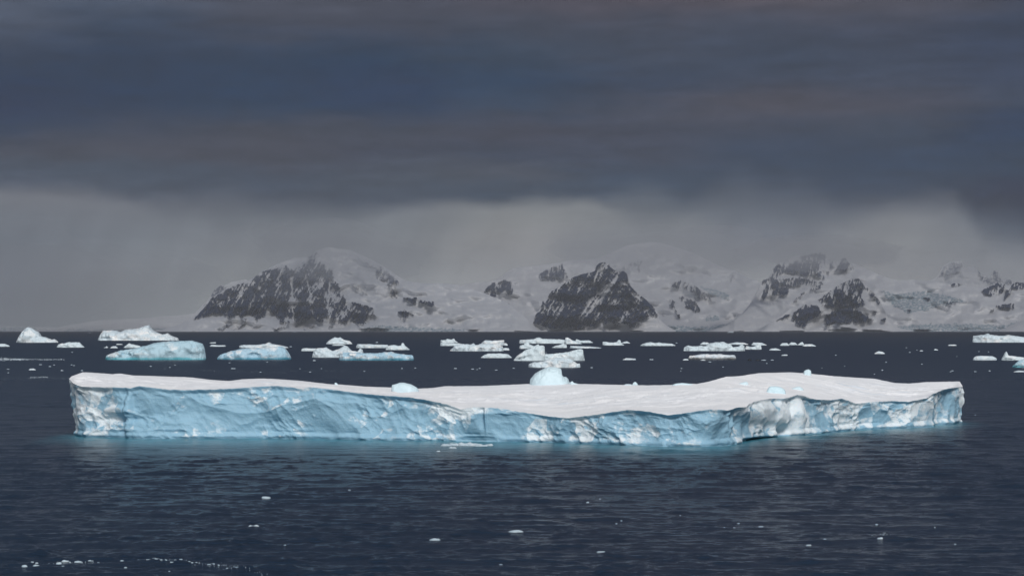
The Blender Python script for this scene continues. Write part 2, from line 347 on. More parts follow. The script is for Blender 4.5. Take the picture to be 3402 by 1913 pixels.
def big_iceberg():
    NC, NR = 2000, 120
    xt = np.linspace(TOPF[0][0], TOPF[-1][0], NC); s = (xt - xt[0]) / (xt[-1] - xt[0])
    xb = WLF[0][0] + (WLF[-1][0] - WLF[0][0]) * s
    yt = poly(TOPF, xt); yb = poly(WLF, xb); yk = poly(BACK, xt)
    ysm = np.convolve(np.pad(yb, 30, 'edge'), np.ones(61) / 61, 'valid')
    dist = water_dist(xb, ysm) + 5.0 * np.exp(-s / .012) + 4.0 * np.exp(-(1 - s) / .012)
    Xb = ray(xb, ysm)[0] / ray(xb, ysm)[1] * dist
    yt = yt + 2.2 * fbm(xt / 26, xt * 0 + 3, 11, 5, .6) * sstep(0, .02, s) * sstep(1, .98, s)
    Xt, _, Zt = atY(xt, yt, dist + 0.5)
    arc = np.concatenate([[0], np.cumsum(np.hypot(np.diff(Xb), np.diff(dist)))])
    nx, ny = np.gradient(dist, arc), -np.gradient(Xb, arc)   # outward (towards the camera)
    sm = np.ones(41) / 41; nx = np.convolve(np.pad(nx, 20, 'edge'), sm, 'valid'); ny = np.convolve(np.pad(ny, 20, 'edge'), sm, 'valid')
    ln = np.hypot(nx, ny); nx /= ln; ny /= ln
    t = np.linspace(0, 1, NR)[:, None]
    zb = -1.5
    Z = zb + (Zt[None] - zb) * t; A = np.broadcast_to(arc[None], Z.shape)
    X = Xb[None] + (Xt - Xb)[None] * t; Y = (dist[None] + .5 * t) * np.ones_like(X)
    wa = A + 1.5 * fbm(A / 9, Z / 5, 21, 2); wz = Z + 1.0 * fbm(A / 8 + 9, Z / 5, 22, 2)
    lean = .35 * wz
    f1_, r1, g1 = facets((wa + lean) / 6.5, wz / 4.2, 31)
    f2_, r2, g2 = facets((wa - lean * .8) / 2.6, wz / 2.0, 32)
    f3_, r3, g3 = facets((wa + lean) / 1.05, wz / .8, 33)
    big = fbm(A / 16, Z / 9, 41, 3)
    rib = ridged(A / 5.0 + .12 * Z, Z / 14, 42, 3)
    patch = sstep(-.1, .35, fbm(A / 7, Z / 4, 43, 3))
    rough = fbm(wa / .9, wz / .6, 44, 5, .6)
    d = .8 * big + 1.10 * f1_ + .52 * f2_ * (.5 + .8 * patch) + .24 * f3_ * (.4 + patch) + .2 * rib + .10 * rough * (.2 + patch)
    # right third: large hollows and a sea cave under an overhang
    px = to_px(X, Y, Z)
    def bump(cx, cy, rx, ry): return np.exp(-(((px[0] - cx) / rx) ** 2 + ((px[1] - cy) / ry) ** 2) ** 2)
    d -= 1.8 * bump(2592, 1432, 24, 20)
    d -= 1.6 * bump(2545, 1462, 70, 10)
    d += 0.9 * bump(2540, 1375, 75, 36)
    d -= .9 * bump(2440, 1400, 18, 50)
    d += .8 * bump(2655, 1380, 14, 70); d -= .7 * bump(2625, 1345, 12, 40)
    d -= .35 * bump(1590, 1458, 70, 9)
    d += .5 * bump(395, 1362, 50, 14); d -= .5 * bump(400, 1392, 60, 10)
    d += .7 * bump(432, 1380, 12, 80)
    d += .5 * bump(1618, 1340, 6, 80); d -= .4 * bump(1605, 1350, 14, 70)
    edge = sstep(0, .012, s) * sstep(1, .988, s); d *= edge[None]
    # wave-worn foot: a low pale ledge just above the water
    d -= .11 * sstep(-.2, .25, fbm(A / 5, A * 0 + 3, 59, 3)) * np.exp(-((Z - .85 - .2 * fbm(A / 6, A * 0, 47, 3)) / .16) ** 2); d += .22 * np.exp(-((Z - .35) / .3) ** 2)
    lip = sstep(.93, 1, t); d = d * (1 - .55 * lip) + .45 * lip * edge[None]
    d += .35 * (sstep(.86, .9, t) - sstep(.9, 1, t)) * n2(A / 3, A * 0, 48)
    X = X + nx[None] * d; Y = Y + ny[None] * d
    rag = .9 * np.abs(fbm(Z / 3.2, A / 3, 49, 3, .5))
    X = X - rag * np.exp(-s / .007)[None] * (1 - lip) + rag * np.exp(-(1 - s) / .007)[None] * (1 - lip)
    P = np.stack([X, Y, Z], -1)
    me = mesh_grid('ice_cliff', P)
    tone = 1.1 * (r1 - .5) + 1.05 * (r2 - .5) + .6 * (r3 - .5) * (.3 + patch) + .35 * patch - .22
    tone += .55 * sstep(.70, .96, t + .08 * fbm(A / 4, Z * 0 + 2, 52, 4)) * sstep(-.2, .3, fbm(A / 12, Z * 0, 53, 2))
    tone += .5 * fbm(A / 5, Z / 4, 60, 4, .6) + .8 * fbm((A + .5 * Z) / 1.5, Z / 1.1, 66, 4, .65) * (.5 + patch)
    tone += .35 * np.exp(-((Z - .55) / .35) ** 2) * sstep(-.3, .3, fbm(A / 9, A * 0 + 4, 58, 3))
    tone += .55 * sstep(2330, 2520, px[0]) + .45 * sstep(285, 235, px[0])  # left end and right section painted paler to offset their shading
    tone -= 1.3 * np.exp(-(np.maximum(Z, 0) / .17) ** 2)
    tone += .7 * bump(2540, 1375, 80, 50) + .6 * bump(395, 1362, 55, 14) - .6 * bump(2592, 1432, 26, 20) - .25 * bump(1590, 1458, 70, 9)  # shade in the cave and under the waterline scoop painted darker; bosses paler
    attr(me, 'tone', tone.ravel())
    ox, oy = float(Xb[NC // 2]), float(dist[NC // 2] + 20)
    root = empty('iceberg', (ox, oy, 0), 'huge flat topped iceberg with a long blue cliff spanning the picture', 'iceberg')
    me.transform(__import__('mathutils').Matrix.Translation((-ox, -oy, 0)))
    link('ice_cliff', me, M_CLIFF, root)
    # snow plateau
    NB = 90
    thick = 44.0 * np.sqrt(np.clip(1 - (2 * s - 1) ** 2, 0, 1)) ** .7
    thick += 6 * fbm(s * 14, s * 0, 61, 3) * sstep(0, .06, s) * sstep(1, .94, s); thick = np.maximum(thick, .05)
    dk = dist + .5 + thick
    yk = yk + .8 * fbm(xt / 20, xt * 0 + 8, 62, 4, .6)
    Xk, _, Zk = atY(xt, yk, dk)
    q = np.linspace(0, 1, NB)[:, None] ** 1.15
    F = P[-1]
    def smo(a, n): return np.convolve(np.pad(a, n, 'edge'), np.ones(2 * n + 1) / (2 * n + 1), 'valid')
    def soft(a, n=45):
        w_ = np.clip(np.minimum(s, 1 - s) / .03, 0, 1); return a * (1 - w_) + smo(smo(a, n), n) * w_
    kf = np.exp(-q / .035) * (1 - q); kb = np.exp(-(1 - q) / .05)
    Fs = [soft(F[:, j]) for j in range(3)]; Zks, dks, Xks = soft(Zk), soft(dk), soft(Xk)
    Xs = Fs[0][None] * (1 - q) + Xks[None] * q + (F[None, :, 0] - Fs[0][None]) * kf + (Xk - Xks)[None] * kb
    Ys = Fs[1][None] * (1 - q) + dks[None] * q + (F[None, :, 1] - Fs[1][None]) * kf + (dk - dks)[None] * kb
    for A_, b0, b1 in ((Xs, F[:, 0], Xk), (Ys, F[:, 1], dk)): A_[0] = b0; A_[-1] = b1
    # height: starts with the slope of the rim, bends to the back edge, stays below the line of sight to the back rim
    Zs = Fs[2][None] * (1 - q) + Zks[None] * q + (F[None, :, 2] - Fs[2][None]) * kf + (Zk - Zks)[None] * kb
    Zs[0] = F[:, 2]; Zs[-1] = Zk
    env = np.sin(np.pi * q) * edge[None]
    Zs += env * (.55 * fbm(Xs / 15, Ys / 8, 63, 4) + .17 * fbm(Xs / 3.4, Ys / 1.8, 64, 4)) - .25 * env
    Zs += .10 * np.maximum(0, n2(Xs / 1.3, Ys / 1.1, 65) - .35) * env * 4
    # back wall
    wall = [np.stack([Xk * .55 + Xb * .45, dk + .4, Zk * .55 - .2], -1), np.stack([Xb, dk + .6, Zk * 0 - 1.5], -1)]
    Ps = np.concatenate([np.stack([Xs, Ys, Zs], -1), np.stack(wall, 0)], 0)
    me2 = mesh_grid('snow_cap', Ps); me2.transform(__import__('mathutils').Matrix.Translation((-ox, -oy, 0)))
    link('snow_cap', me2, M_SNOW, root)
    BERG.update(root=root, xt=xt, Xs=Xs, Ys=Ys, Zs=Zs, out=np.concatenate([P[np.searchsorted(t[:, 0], .2)][:, :2], np.stack([Xk, dk], -1)[::-1]]), Xb=Xb, dist=dist)
big_iceberg()

# ------------------------------------------------------------------ other icebergs, lofted from their outlines
def loft(name, label, pts, base, mat, group='icebergs drifting between the big one and the shore', depth=.45, flat=.4, seed=1, rough=1.0, cat='iceberg', tone=0.0, Y=None, tilt=0.0, dens=2.0, foot=-.12, dents=()):
    """pts: outline in pixels of the photograph (left to right); base: its waterline"""
    p = np.array(pts, float)
    x0, x1 = p[0, 0], p[-1, 0]; wpx = x1 - x0
    nc = int(np.clip(wpx / 3.32 * dens, 22, 420)); nr = 40 if wpx > 60 else 22
    cx = (x0 + x1) / 2; dist = float(water_dist(cx, base)) if Y is None else Y
    Wm = wpx / FPX * dist; Hm = max(.05, (base - p[:, 1].min()) / FPX * dist)
    xs = x0 + wpx * (.5 - .5 * np.cos(np.pi * np.linspace(0, 1, nc))) * .5 + wpx * np.linspace(0, 1, nc) * .5
    u = (xs - x0) / wpx
    dm = min(depth * Wm, 3.2 * Hm + 6) * .5
    dep = dm * (np.clip(1 - np.abs(2 * u - 1) ** 3.0, 0, 1) ** .5) * (1 + .25 * n2(u * 2.2, u * 0 + seed, seed)) + .02 * dm
    yc = dist + dm * .5
    sy = np.interp(xs, p[:, 0], p[:, 1])
    jag = (2.0 * rough * fbm((xs + seed * 50) / 14, xs * 0 + seed, seed, 4, .6)) * np.minimum(1, (base - sy) / 12)
    if Y is None:
        X, _, Z = atY(xs, sy, yc); Z0 = 0.0
    else:
        X, _, Z = atY(xs, sy, yc); Z0 = float(atY(cx, base, dist)[2])
    H = np.maximum(Z - Z0, .02 * Hm) * np.clip(np.minimum(u, 1 - u) / .012, .05, 1)
    th = np.linspace(0, np.pi, nr)[:, None]
    c = -np.cos(th); sn = np.sin(th)
    yy = np.sign(c) * np.abs(c) ** .8 * dep[None] * (1 - tilt * (sn ** 2)) 
    n_ = max(2, nc // 9); kk = np.hanning(2 * n_ + 3)[1:-1]; kk /= kk.sum(); Hs = np.convolve(np.pad(H, n_, 'edge'), kk, 'valid')
    Hs = np.minimum(Hs, H * 1.6 + .02 * Hm)
    wq = sn ** 5; Hx = Hs[None] * (1 - wq) + H[None] * wq
    zz = (sn ** flat) * (Hx + (-foot) * Hm) + foot * Hm - (sn ** 8) * (jag / FPX * yc)[None]
    XX = X[None] * np.ones_like(zz); YY = yc + yy
    sc = max(Hm, .15 * Wm) * .5
    wob = n3(XX / sc, YY / sc, zz / sc * 1.3, seed)
    f, rid, gap = facets((XX + .4 * zz) / (sc * .9), zz / (sc * .6) + YY / sc * .3, seed + 3)
    fine = n3(XX / sc * 3.7, YY / sc * 3.7, zz / sc * 4.4, seed + 5)
    side = np.abs(c) ** .6
    am = min(sc, dm) * rough
    YY = YY - side * np.sign(-c) * 0 - (1 - np.clip(c, 0, 1)) * side * (am * (.28 * wob + .34 * f + .10 * fine))
    topn = (1 - side)
    zz = zz + topn * 0 + (sn > .3) * np.minimum(0, .10 * Hm * (fine + .4 * wob)) * np.clip(np.abs(c) * 2, 0, 1)
    tn = tone + .7 * (rid - .5) * min(1, rough * 1.2)
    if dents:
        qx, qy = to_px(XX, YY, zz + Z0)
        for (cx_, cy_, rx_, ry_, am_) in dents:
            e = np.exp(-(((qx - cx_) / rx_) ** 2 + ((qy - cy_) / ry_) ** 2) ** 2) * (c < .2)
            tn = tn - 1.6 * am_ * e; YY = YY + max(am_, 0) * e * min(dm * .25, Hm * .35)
    P = np.stack([XX, YY, zz], -1)
    if Y is not None: P[..., 2] += Z0
    org = np.array([float(X.mean()), yc, Z0]); P = P - org
    me = mesh_grid(name, P)
    # caps at both ends
    attr(me, 'tone', tn.ravel())
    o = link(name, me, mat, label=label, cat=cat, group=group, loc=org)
    return o
def C1(p): return cpt(0, 1060, .33, p)
def C2(p): return cpt(700, 1060, .33, p)
def C3(p): return cpt(1400, 1060, .33, p)
def C4(p): return cpt(2100, 1060, .33, p)
def C5(p): return cpt(2850, 1060, .2143, p)
def B(v, s=.33): return 1060 + s * v
def d_(n, u, v, ru, rv, a):
    k_ = .2143 if n == 5 else .33; return ((0, 0, 700, 1400, 2100, 2850)[n] + k_ * u, 1060 + k_ * v, k_ * ru, k_ * rv, a)
IB = [
 ('white peaked iceberg with a steep tooth and low tail near the left edge', C1([(165,235),(180,200),(215,140),(245,100),(285,78),(320,92),(350,110),(385,125),(405,155),(400.5,172),(460,182),(520,205),(550,200),(590,232)]), B(235), M_BERG, dict(depth=.5, flat=.6)),
 ('lumpy low white iceberg just right of the peaked one at far left', C1([(573,275),(590,250),(640,245),(700,228),(740,235),(800,230),(825,262),(852,282)]), B(284), M_BERGC, dict(flat=.5, rough=1.5)),
 ('broad white iceberg rising to a pointed summit above the horizon at left', C1([(990,190),(1005,165),(1035,118),(1100,110),(1160,115),(1215,130),(1270,105),(1350,98),(1420,85),(1470,62),(1500,60),(1520,95),(1560,125),(1640,155),(1690,140),(1720,165),(1790,190),(1802,206)]), B(214), M_BERG, dict(dents=[d_(1,1060,195,70,16,.5)], flat=.75, depth=.5)),
 ('large wedge shaped iceberg with turquoise waterline, second row at left', C1([(1060,372),(1100,355),(1200,318),(1350,295),(1480,265),(1560,238),(1700,222),(1850,218),(1940,215),(2000,235),(2040,245),(2055,280),(2065,315),(2085,340),(2074,400)]), B(408), M_BERGB, dict(dents=[d_(1,1260,375,70,40,.9), d_(1,1620,300,80,50,.35), d_(1,1930,365,90,28,.8), d_(1,1850,260,140,30,.25), d_(1,1700,385,300,16,.5)], flat=.45, depth=.4, rough=1.1)),
 ('small pointed floe beside the tip of the wedge shaped iceberg', C1([(1243,285),(1260,270),(1300,243),(1340,255),(1410,268),(1420,284)]), B(288), M_BERGC, dict(flat=.6)),
 ('tiny humped floe left of the pointed one in front of the broad summit iceberg', C1([(1108,288),(1130,275),(1165,270),(1188,288)]), B(291), M_BERG, dict(flat=.6)),
 ('tiny floe with a small knob, leftmost of three little floes under the broad iceberg', C1([(1043,287),(1060,282),(1075,271),(1090,287)]), B(289), M_BERG, dict(flat=.6)),
 ('thin flat sliver of ice directly beneath the broad summit iceberg', C1([(1166,254),(1180,248),(1220,248),(1236,254)]), B(257), M_BERG, dict(flat=.4)),
 ('short thin floe, upper of two right of the wedge iceberg', C1([(2108,240),(2125,234),(2170,231),(2176,240)]), B(242), M_BERGC, dict(flat=.4)),
 ('flat narrow floe, lower of two right of the wedge iceberg', C1([(2110,271),(2130,256),(2200,262),(2270,262),(2274,272)]), B(275), M_BERG, dict(flat=.35)),
 ('low white floe cut off by the left edge', C1([(-60,250),(10,246),(50,248),(98,268)]), B(276), M_BERG, dict(flat=.4)),
 ('small rounded growler alone on dark water above the left end of the huge iceberg', C1([(287,508),(305,498),(335,495),(362,508)]), B(512), M_BERG, dict(flat=.5)),
 ('long flat floe with a low central ridge behind the rounded iceberg', C2([(283,265),(350,258),(450,258),(550,248),(590,232),(620,250),(700,262),(785,283)]), B(289), M_BERG, dict(flat=.45)),
 ('smooth rounded white iceberg with a blue hollow and dark teal foot', C2([(65,388),(100,355),(200,322),(320,295),(480,288),(600,285),(650,272),(700,270),(750,290),(790,345),(812,384)]), B(405), M_BERGT, dict(dents=[d_(2,435,375,62,34,.95)], flat=.55, depth=.45, rough=.7)),
 ('small twin crested iceberg high up near the horizon left of centre', C2([(1160,245),(1190,215),(1250,180),(1280,190),(1300,180),(1340,205),(1400,220),(1428,247)]), B(250), M_BERG, dict(flat=.7)),
 ('thin floe lapping in front of the twin crested iceberg', C2([(1218,262),(1250,254),(1330,255),(1352,262)]), B(266), M_BERGC, dict(flat=.4)),
 ('flat slab floe touching the left side of the saddle backed iceberg', C2([(910,306),(930,292),(1060,295),(1066,316)]), B(320), M_BERGC, dict(flat=.3)),
 ('saddle backed iceberg with a rounded dome and a thin fin, behind the long slab', C2([(1020,375),(1035,320),(1065,292),(1130,290),(1165,282),(1190,300),(1230,320),(1290,300),(1350,262),(1380,275),(1420,318),(1480,325),(1505,292),(1530,305),(1545,370)]), B(384), M_BERG, dict(flat=.5, depth=.4)),
 ('long low slab iceberg with a dark blue foot at its left end', C2([(1290,385),(1300,328),(1400,335),(1550,340),(1680,342),(1750,330),(1820,328),(1880,345),(1960,355),(2020,360),(2045,375),(2048,400)]), B(413), M_BERGT, dict(flat=.3, depth=.3)),
 ('flat bright floe behind the long slab iceberg', C2([(1462,268),(1480,250),(1600,252),(1780,258),(1806,285)]), B(289), M_BERG, dict(flat=.3)),
 ('bluish lumpy iceberg with an upright knob at its right, behind the slab', C2([(1760,306),(1780,270),(1840,258),(1890,268),(1918,264),(1925,238),(1945,240),(1955,265),(2006,307)]), B(309), M_BERGC, dict(flat=.5)),
 ('jagged bluish floe, upper of the pair left of the centre group', C3([(189,234),(195,212),(240,210),(260,198),(300,205),(330,195),(340,215),(368,232)]), B(236), M_BERGC, dict(flat=.5, rough=1.4)),
 ('flat floe below the jagged bluish one', C3([(189,262),(191,236),(300,238),(400,245),(450,262)]), B(268), M_BERGC, dict(flat=.35)),
 ('wide bumpy white floe with ragged front left of centre', C3([(283,316),(320,285),(340,255),(400,248),(500,255),(525,240),(545,262),(600,248),(700,245),(780,262),(820,275),(828,316)]), B(321), M_BERG, dict(flat=.4, rough=1.4)),
 ('flat topped white block standing behind the wide bumpy floe', C3([(600,242),(640,212),(720,215),(838,210),(836,258)]), B(263), M_BERG, dict(flat=.3)),
 ('small stub of ice at the right end of the flat topped block', C3([(828,240),(850,240),(862,248),(870,262)]), B(265), M_BERG, dict(flat=.5)),
 ('small flat stub at the right foot of the wide bumpy floe', C3([(818,292),(850,289),(880,292),(888,310)]), B(313), M_BERG, dict(flat=.4)),
 ('low domed white floe left of the horned iceberg', C3([(595,386),(640,355),(680,345),(780,343),(870,350),(914,387)]), B(389), M_BERGC, dict(flat=.4)),
 ('long flat floe with a white hump, far row at the centre', C3([(982,228),(990,210),(1130,200),(1160,186),(1190,185),(1215,196),(1260,198),(1440,205),(1460,238)]), B(244), M_BERGC, dict(flat=.4)),
 ('white fin shaped iceberg with a long sloping right side, far row at centre', C3([(1438,246),(1450,185),(1480,188),(1520,210),(1617,246)]), B(249), M_BERG, dict(flat=.6)),
 ('low bluish floe trailing right from the fin shaped iceberg', C3([(1540,232),(1560,200),(1600,215),(1690,212),(1730,236)]), B(238), M_BERGC, dict(flat=.5)),
 ('small knobbed floe behind the tip of the horned iceberg', C3([(983,292),(990,268),(1030,255),(1050,228),(1080,230),(1090,255),(1130,270),(1180,250),(1200,290)]), B(297), M_BERGC, dict(flat=.5, rough=1.3)),
 ('little two humped floe right of the horn, in front of the far row', C3([(1311,286),(1350,268),(1400,255),(1430,242),(1460,255),(1468,286)]), B(288), M_BERGC, dict(flat=.5, rough=1.3)),
 ('thin long floe below the fin shaped iceberg', C3([(1492,285),(1500,268),(1600,272),(1700,275),(1812,287)]), B(292), M_BERG, dict(flat=.35)),
 ('leaning horn shaped iceberg with an arched blue hollow near the centre', C3([(926,414),(960,370),(1050,310),(1150,272),(1225,262),(1240,275),(1243,330),(1248,410)]), B(417), M_BERGC, dict(dents=[d_(3,1065,385,48,34,.8), d_(3,1120,320,40,20,.3)], flat=.6, depth=.35)),
 ('curved iceberg sweeping up to a square raised right end, joined to the horn', C3([(1130,412),(1180,380),(1215,352),(1300,350),(1400,340),(1500,325),(1560,305),(1610,298),(1628,310),(1632,350),(1646,408)]), B(416), M_BERGC, dict(dents=[d_(3,1580,350,60,50,.35)], flat=.45, depth=.3)),
 ('ragged pale floe in front of the horned iceberg', C3([(1074,458),(1120,435),(1200,428),(1290,400),(1350,385),(1400,390),(1480,385),(1520,410),(1560,440),(1598,450),(1602,472)]), B(486), M_BERG, dict(flat=.5, rough=1.3)),
 ('white floe with a raised knob right of centre near the horizon', C3([(1821,260),(1822,225),(1870,230),(1930,235),(1965,230),(1985,208),(2005,212),(2010,240),(2042,260)]), B(263), M_BERGC, dict(flat=.5)),
 ('tiny floe just behind the knobbed white floe right of centre', C3([(2008,240),(2040,228),(2070,222),(2102,240)]), B(243), M_BERG, dict(flat=.5)),
 ('thin low growler with scattered crumbs right of the horned iceberg', C3([(2024,407),(2060,392),(2130,395),(2162,407)]), B(410), M_BERG, dict(flat=.4)),
 ('long bumpy floe with a submerged pale rim, right of centre', C4([(80,266),(110,245),(180,230),(230,240),(270,232),(300,240),(400,245),(438,264)]), B(268), M_BERGC, dict(flat=.45)),
 ('big irregular iceberg with a blue left wing and white crown at right', C4([(514,312),(520,285),(570,262),(620,275),(700,265),(745,275),(760,250),(800,238),(900,228),(950,240),(1000,260),(1010,285),(1070,275),(1100,248),(1130,270),(1137,312)]), B(319), M_BERGC, dict(dents=[d_(4,640,300,120,34,.7)], flat=.5, rough=1.3, depth=.4)),
 ('small rounded floe behind the left wing of the big irregular iceberg', C4([(682,253),(710,232),(760,233),(790,252)]), B(256), M_BERGC, dict(flat=.5)),
 ('low crest of ice behind the right shoulder of the big irregular iceberg', C4([(960,248),(1050,232),(1120,235),(1172,252)]), B(255), M_BERG, dict(flat=.5)),
 ('saddle shaped floe touching the right end of the big irregular iceberg', C4([(1134,296),(1150,268),(1200,280),(1230,275),(1270,255),(1298,262),(1305,300)]), B(304), M_BERGC, dict(flat=.5)),
 ('flat white floe above the saddle shaped floe', C4([(1199,258),(1220,235),(1300,235),(1357,260)]), B(263), M_BERG, dict(flat=.4)),
 ('rounded bluish floe, leftmost of four humps in a row at right', C4([(1486,263),(1510,240),(1560,240),(1584,263)]), B(266), M_BERGC, dict(flat=.55)),
 ('smooth domed floe, second of four humps in a row at right', C4([(1570,257),(1600,232),(1640,235),(1668,258)]), B(260), M_BERGC, dict(flat=.6)),
 ('small peaked floe, third of four humps in a row at right', C4([(1663,259),(1690,240),(1715,228),(1732,252)]), B(261), M_BERGC, dict(flat=.6)),
 ('flat floe at the right end of the row of four humps', C4([(1714,271),(1740,252),(1810,250),(1853,271)]), B(273), M_BERG, dict(flat=.45)),
 ('small low floe between the big irregular iceberg and the four humps', C4([(1379,309),(1400,295),(1450,292),(1497,309)]), B(313), M_BERGC, dict(flat=.5)),
 ('pillowy white table floe with undercut shade painted black at its edge', C4([(563,392),(580,370),(650,362),(700,350),(800,352),(900,352),(960,360),(1030,362),(1050,378),(1048,398)]), B(408), M_TABLE, dict(flat=.3, depth=.3)),
 ('small crumb of ice at the left tip of the pillowy table floe', C4([(510,408),(530,398),(560,400),(570,410)]), B(413), M_BERG, dict(flat=.5)),
 ('small flat chip in front of the pillowy table floe', C4([(688,411),(715,405),(740,411)]), B(415), M_BERG, dict(flat=.5)),
 ('small peaked floe alone on open water toward the right', C4([(2436,346),(2450,337),(2480,320),(2520,328),(2548,346)]), B(349), M_BERG, dict(flat=.6)),
 ('tiny floe between the pillowy table floe and the lone peaked floe', C4([(1501,363),(1530,355),(1560,355),(1567,364)]), B(367), M_BERG, dict(flat=.5)),
 ('faint distant berg right on the horizon line right of centre', C4([(955,133),(980,124),(1005,121),(1025,131)]), B(136.5), M_BERGC, dict(flat=.6)),
 ('wide flat topped iceberg with a pale blue left face at the right edge', C5([(1774,350),(1780,290),(1790,262),(1850,250),(1950,245),(2010,220),(2040,240),(2200,258),(2300,255),(2340,240),(2400,255),(2520,270),(2600,285),(2760,300),(2800,345)]), B(360, .2143), M_BERG, dict(dents=[d_(5,1845,310,60,50,.8)], flat=.35, depth=.35)),
 ('smooth oval floe left of the sail shaped iceberg at right', C5([(1779,629),(1800,590),(1850,570),(1980,568),(2080,572),(2140,600),(2157,630)]), B(634, .2143), M_BERG, dict(flat=.4, rough=.7)),
 ('iceberg with an upright sail shaped spike near the right edge', C5([(2223,631),(2250,580),(2280,520),(2300,502),(2315,520),(2320,560),(2440,575),(2560,590),(2720,620)]), B(635, .2143), M_BERGC, dict(flat=.55)),
 ('pale blue iceberg sloping down leftward, cut off by the right edge', C5([(2393,735),(2450,680),(2500,640),(2576,612),(2700,590),(2850,640),(2900,735)]), B(746, .2143), M_BERGB, dict(flat=.6)),
 ('low white floe lowest at the right edge beneath the sloping blue iceberg', C5([(2413,815),(2480,795),(2576,800),(2680,814)]), B(819, .2143), M_BERG, dict(flat=.4)),
 ('thin flat floe left of the wide iceberg at the right edge', C5([(1395,405),(1420,394),(1500,393),(1535,404)]), B(411, .2143), M_BERG, dict(flat=.4)),
 ('tiny wedge floe in open water between the lone peaked floe and the right edge', C5([(1178,476),(1195,460),(1225,466),(1247,478)]), B(481, .2143), M_BERG, dict(flat=.5)),
 ('tiny bar of ice left of the wedge floe toward the right', C5([(958,488),(975,482),(1000,483),(1010,490)]), B(495, .2143), M_BERG, dict(flat=.4)),
]
for i, (lab, pts, base, mat, kw) in enumerate(IB):
    wpx = pts[-1][0] - pts[0][0]
    loft('ice_floe' if ('floe' in lab.split(',')[0] or wpx < 28) else 'iceberg', lab, pts, base, mat, seed=101 + i * 7, **{**dict(cat='ice floe' if 'floe' in lab or wpx < 28 else 'iceberg'), **kw})
# dark growlers beside the table floe
for lab, p in (('dark wet lump of ice right of the pillowy table floe', [(1160,414),(1172,402),(1190,399),(1205,414)]),
               ('low dark sliver of clear ice farther right of the table floe', [(1238,414),(1262,405),(1285,406),(1297,414)])):
    loft('growler', lab, C4(p), B(417), M_DARK, seed=9, cat='growler', group='dark growlers by the table floe', flat=.5)

# ------------------------------------------------------------------ blocks resting on the snow plateau
def plateau(px, py):
    """point of the snow surface seen at pixel (px, py)"""
    X, Y = to_px(BERG['Xs'], BERG['Ys'], BERG['Zs'])
    k = np.argmin((X - px) ** 2 + (Y - py) ** 2)
    return BERG['Ys'].ravel()[k]
BL = [
 ('rounded pale blue ice dome standing on the far edge of the snow plateau', cpt(1600, 1200, s1, [(512,240),(520,190),(570,130),(620,100),(680,70),(720,55),(800,62),(845,75),(860,95),(858,140),(875,165),(905,165),(930,190),(937,220),(975,240)]), 1200 + 246 * s1, M_BLOCK, dict(flat=.6, depth=.8, rough=.18)),
 ('small knob of ice right beside the pale blue dome', cpt(1600, 1200, s1, [(945,232),(955,215),(975,212),(985,228),(1035,240)]), 1200 + 243 * s1, M_BLOCK, dict(flat=.6, depth=.6, rough=.18)),
 ('low pale blue boulder with a cleft, left of centre on the snow plateau', cpt(900, 1200, s1, [(1288,300),(1295,252),(1335,243),(1375,228),(1420,226),(1500,245),(1555,275),(1580,300),(1584,318)]), 1200 + 325 * s1, M_BLOCK, dict(flat=.55, depth=.7, rough=.18)),
 ('tiny upright chip of ice on the rim of the plateau left of the boulder', cpt(900, 1200, s1, [(681,245),(683,228),(700,228),(720,248)]), 1200 + 252 * s1, M_BLOCK, dict(flat=.6, depth=.6, rough=.18)),
 ('small pointed knob of snowy ice right of the pale dome on the far rim', cpt(1600, 1200, s1, [(1610,250),(1625,225),(1645,217),(1665,235),(1675,252)]), 1200 + 254 * s1, M_BLOCK, dict(flat=.7, depth=.6, rough=.18)),
 ('low snow mound touching the pointed knob on the far rim', cpt(1600, 1200, s1, [(1522,250),(1545,241),(1590,242),(1612,250)]), 1200 + 254 * s1, M_BERG, dict(flat=.6, depth=.6, rough=.18)),
 ('mushroom shaped ice boulder on the highest part of the plateau at right', cpt(2350, 1200, s4, [(915,98),(920,92),(940,80),(962,75),(985,88),(989,124)]), 1200 + 128 * s4, M_BLOCK, dict(flat=.35, depth=.8, rough=.3)),
 ('bright turquoise ice block half sunk in snow on the right of the plateau', cpt(2350, 1200, s4, [(560,292),(580,250),(600,236),(650,236),(700,245),(735,268),(745,290)]), 1200 + 300 * s4, M_BLUEB, dict(flat=.5, depth=.5, rough=.18)),
 ('small pale blue hump right of the turquoise block', cpt(2350, 1200, s4, [(800,258),(850,240),(880,238),(915,262)]), 1200 + 266 * s4, M_BLOCK, dict(flat=.6, depth=.5, rough=.18)),
 ('small pale hump left of the turquoise block', cpt(2350, 1200, s4, [(290,212),(350,194),(375,192),(392,212)]), 1200 + 222 * s4, M_BLOCK, dict(flat=.6, depth=.5, rough=.18)),
 ('low drift of bluish ice on the far rim where the plateau starts to rise', cpt(1600, 1200, s1, [(2035,252),(2080,236),(2150,230),(2210,236),(2255,244)]), 1200 + 250 * s1, M_BLOCK, dict(flat=.6, depth=.3, rough=.18)),
]
for i, (lab, pts, base, mat, kw) in enumerate(BL):
    cxp = (pts[0][0] + pts[-1][0]) / 2
    Yb = float(plateau(cxp, base)) 
    kw = dict(kw); kw['foot'] = -.35
    loft('ice_block', lab, pts, base, mat, seed=700 + i * 5, cat='ice block', group='ice blocks on the plateau of the huge iceberg', Y=Yb, **kw)

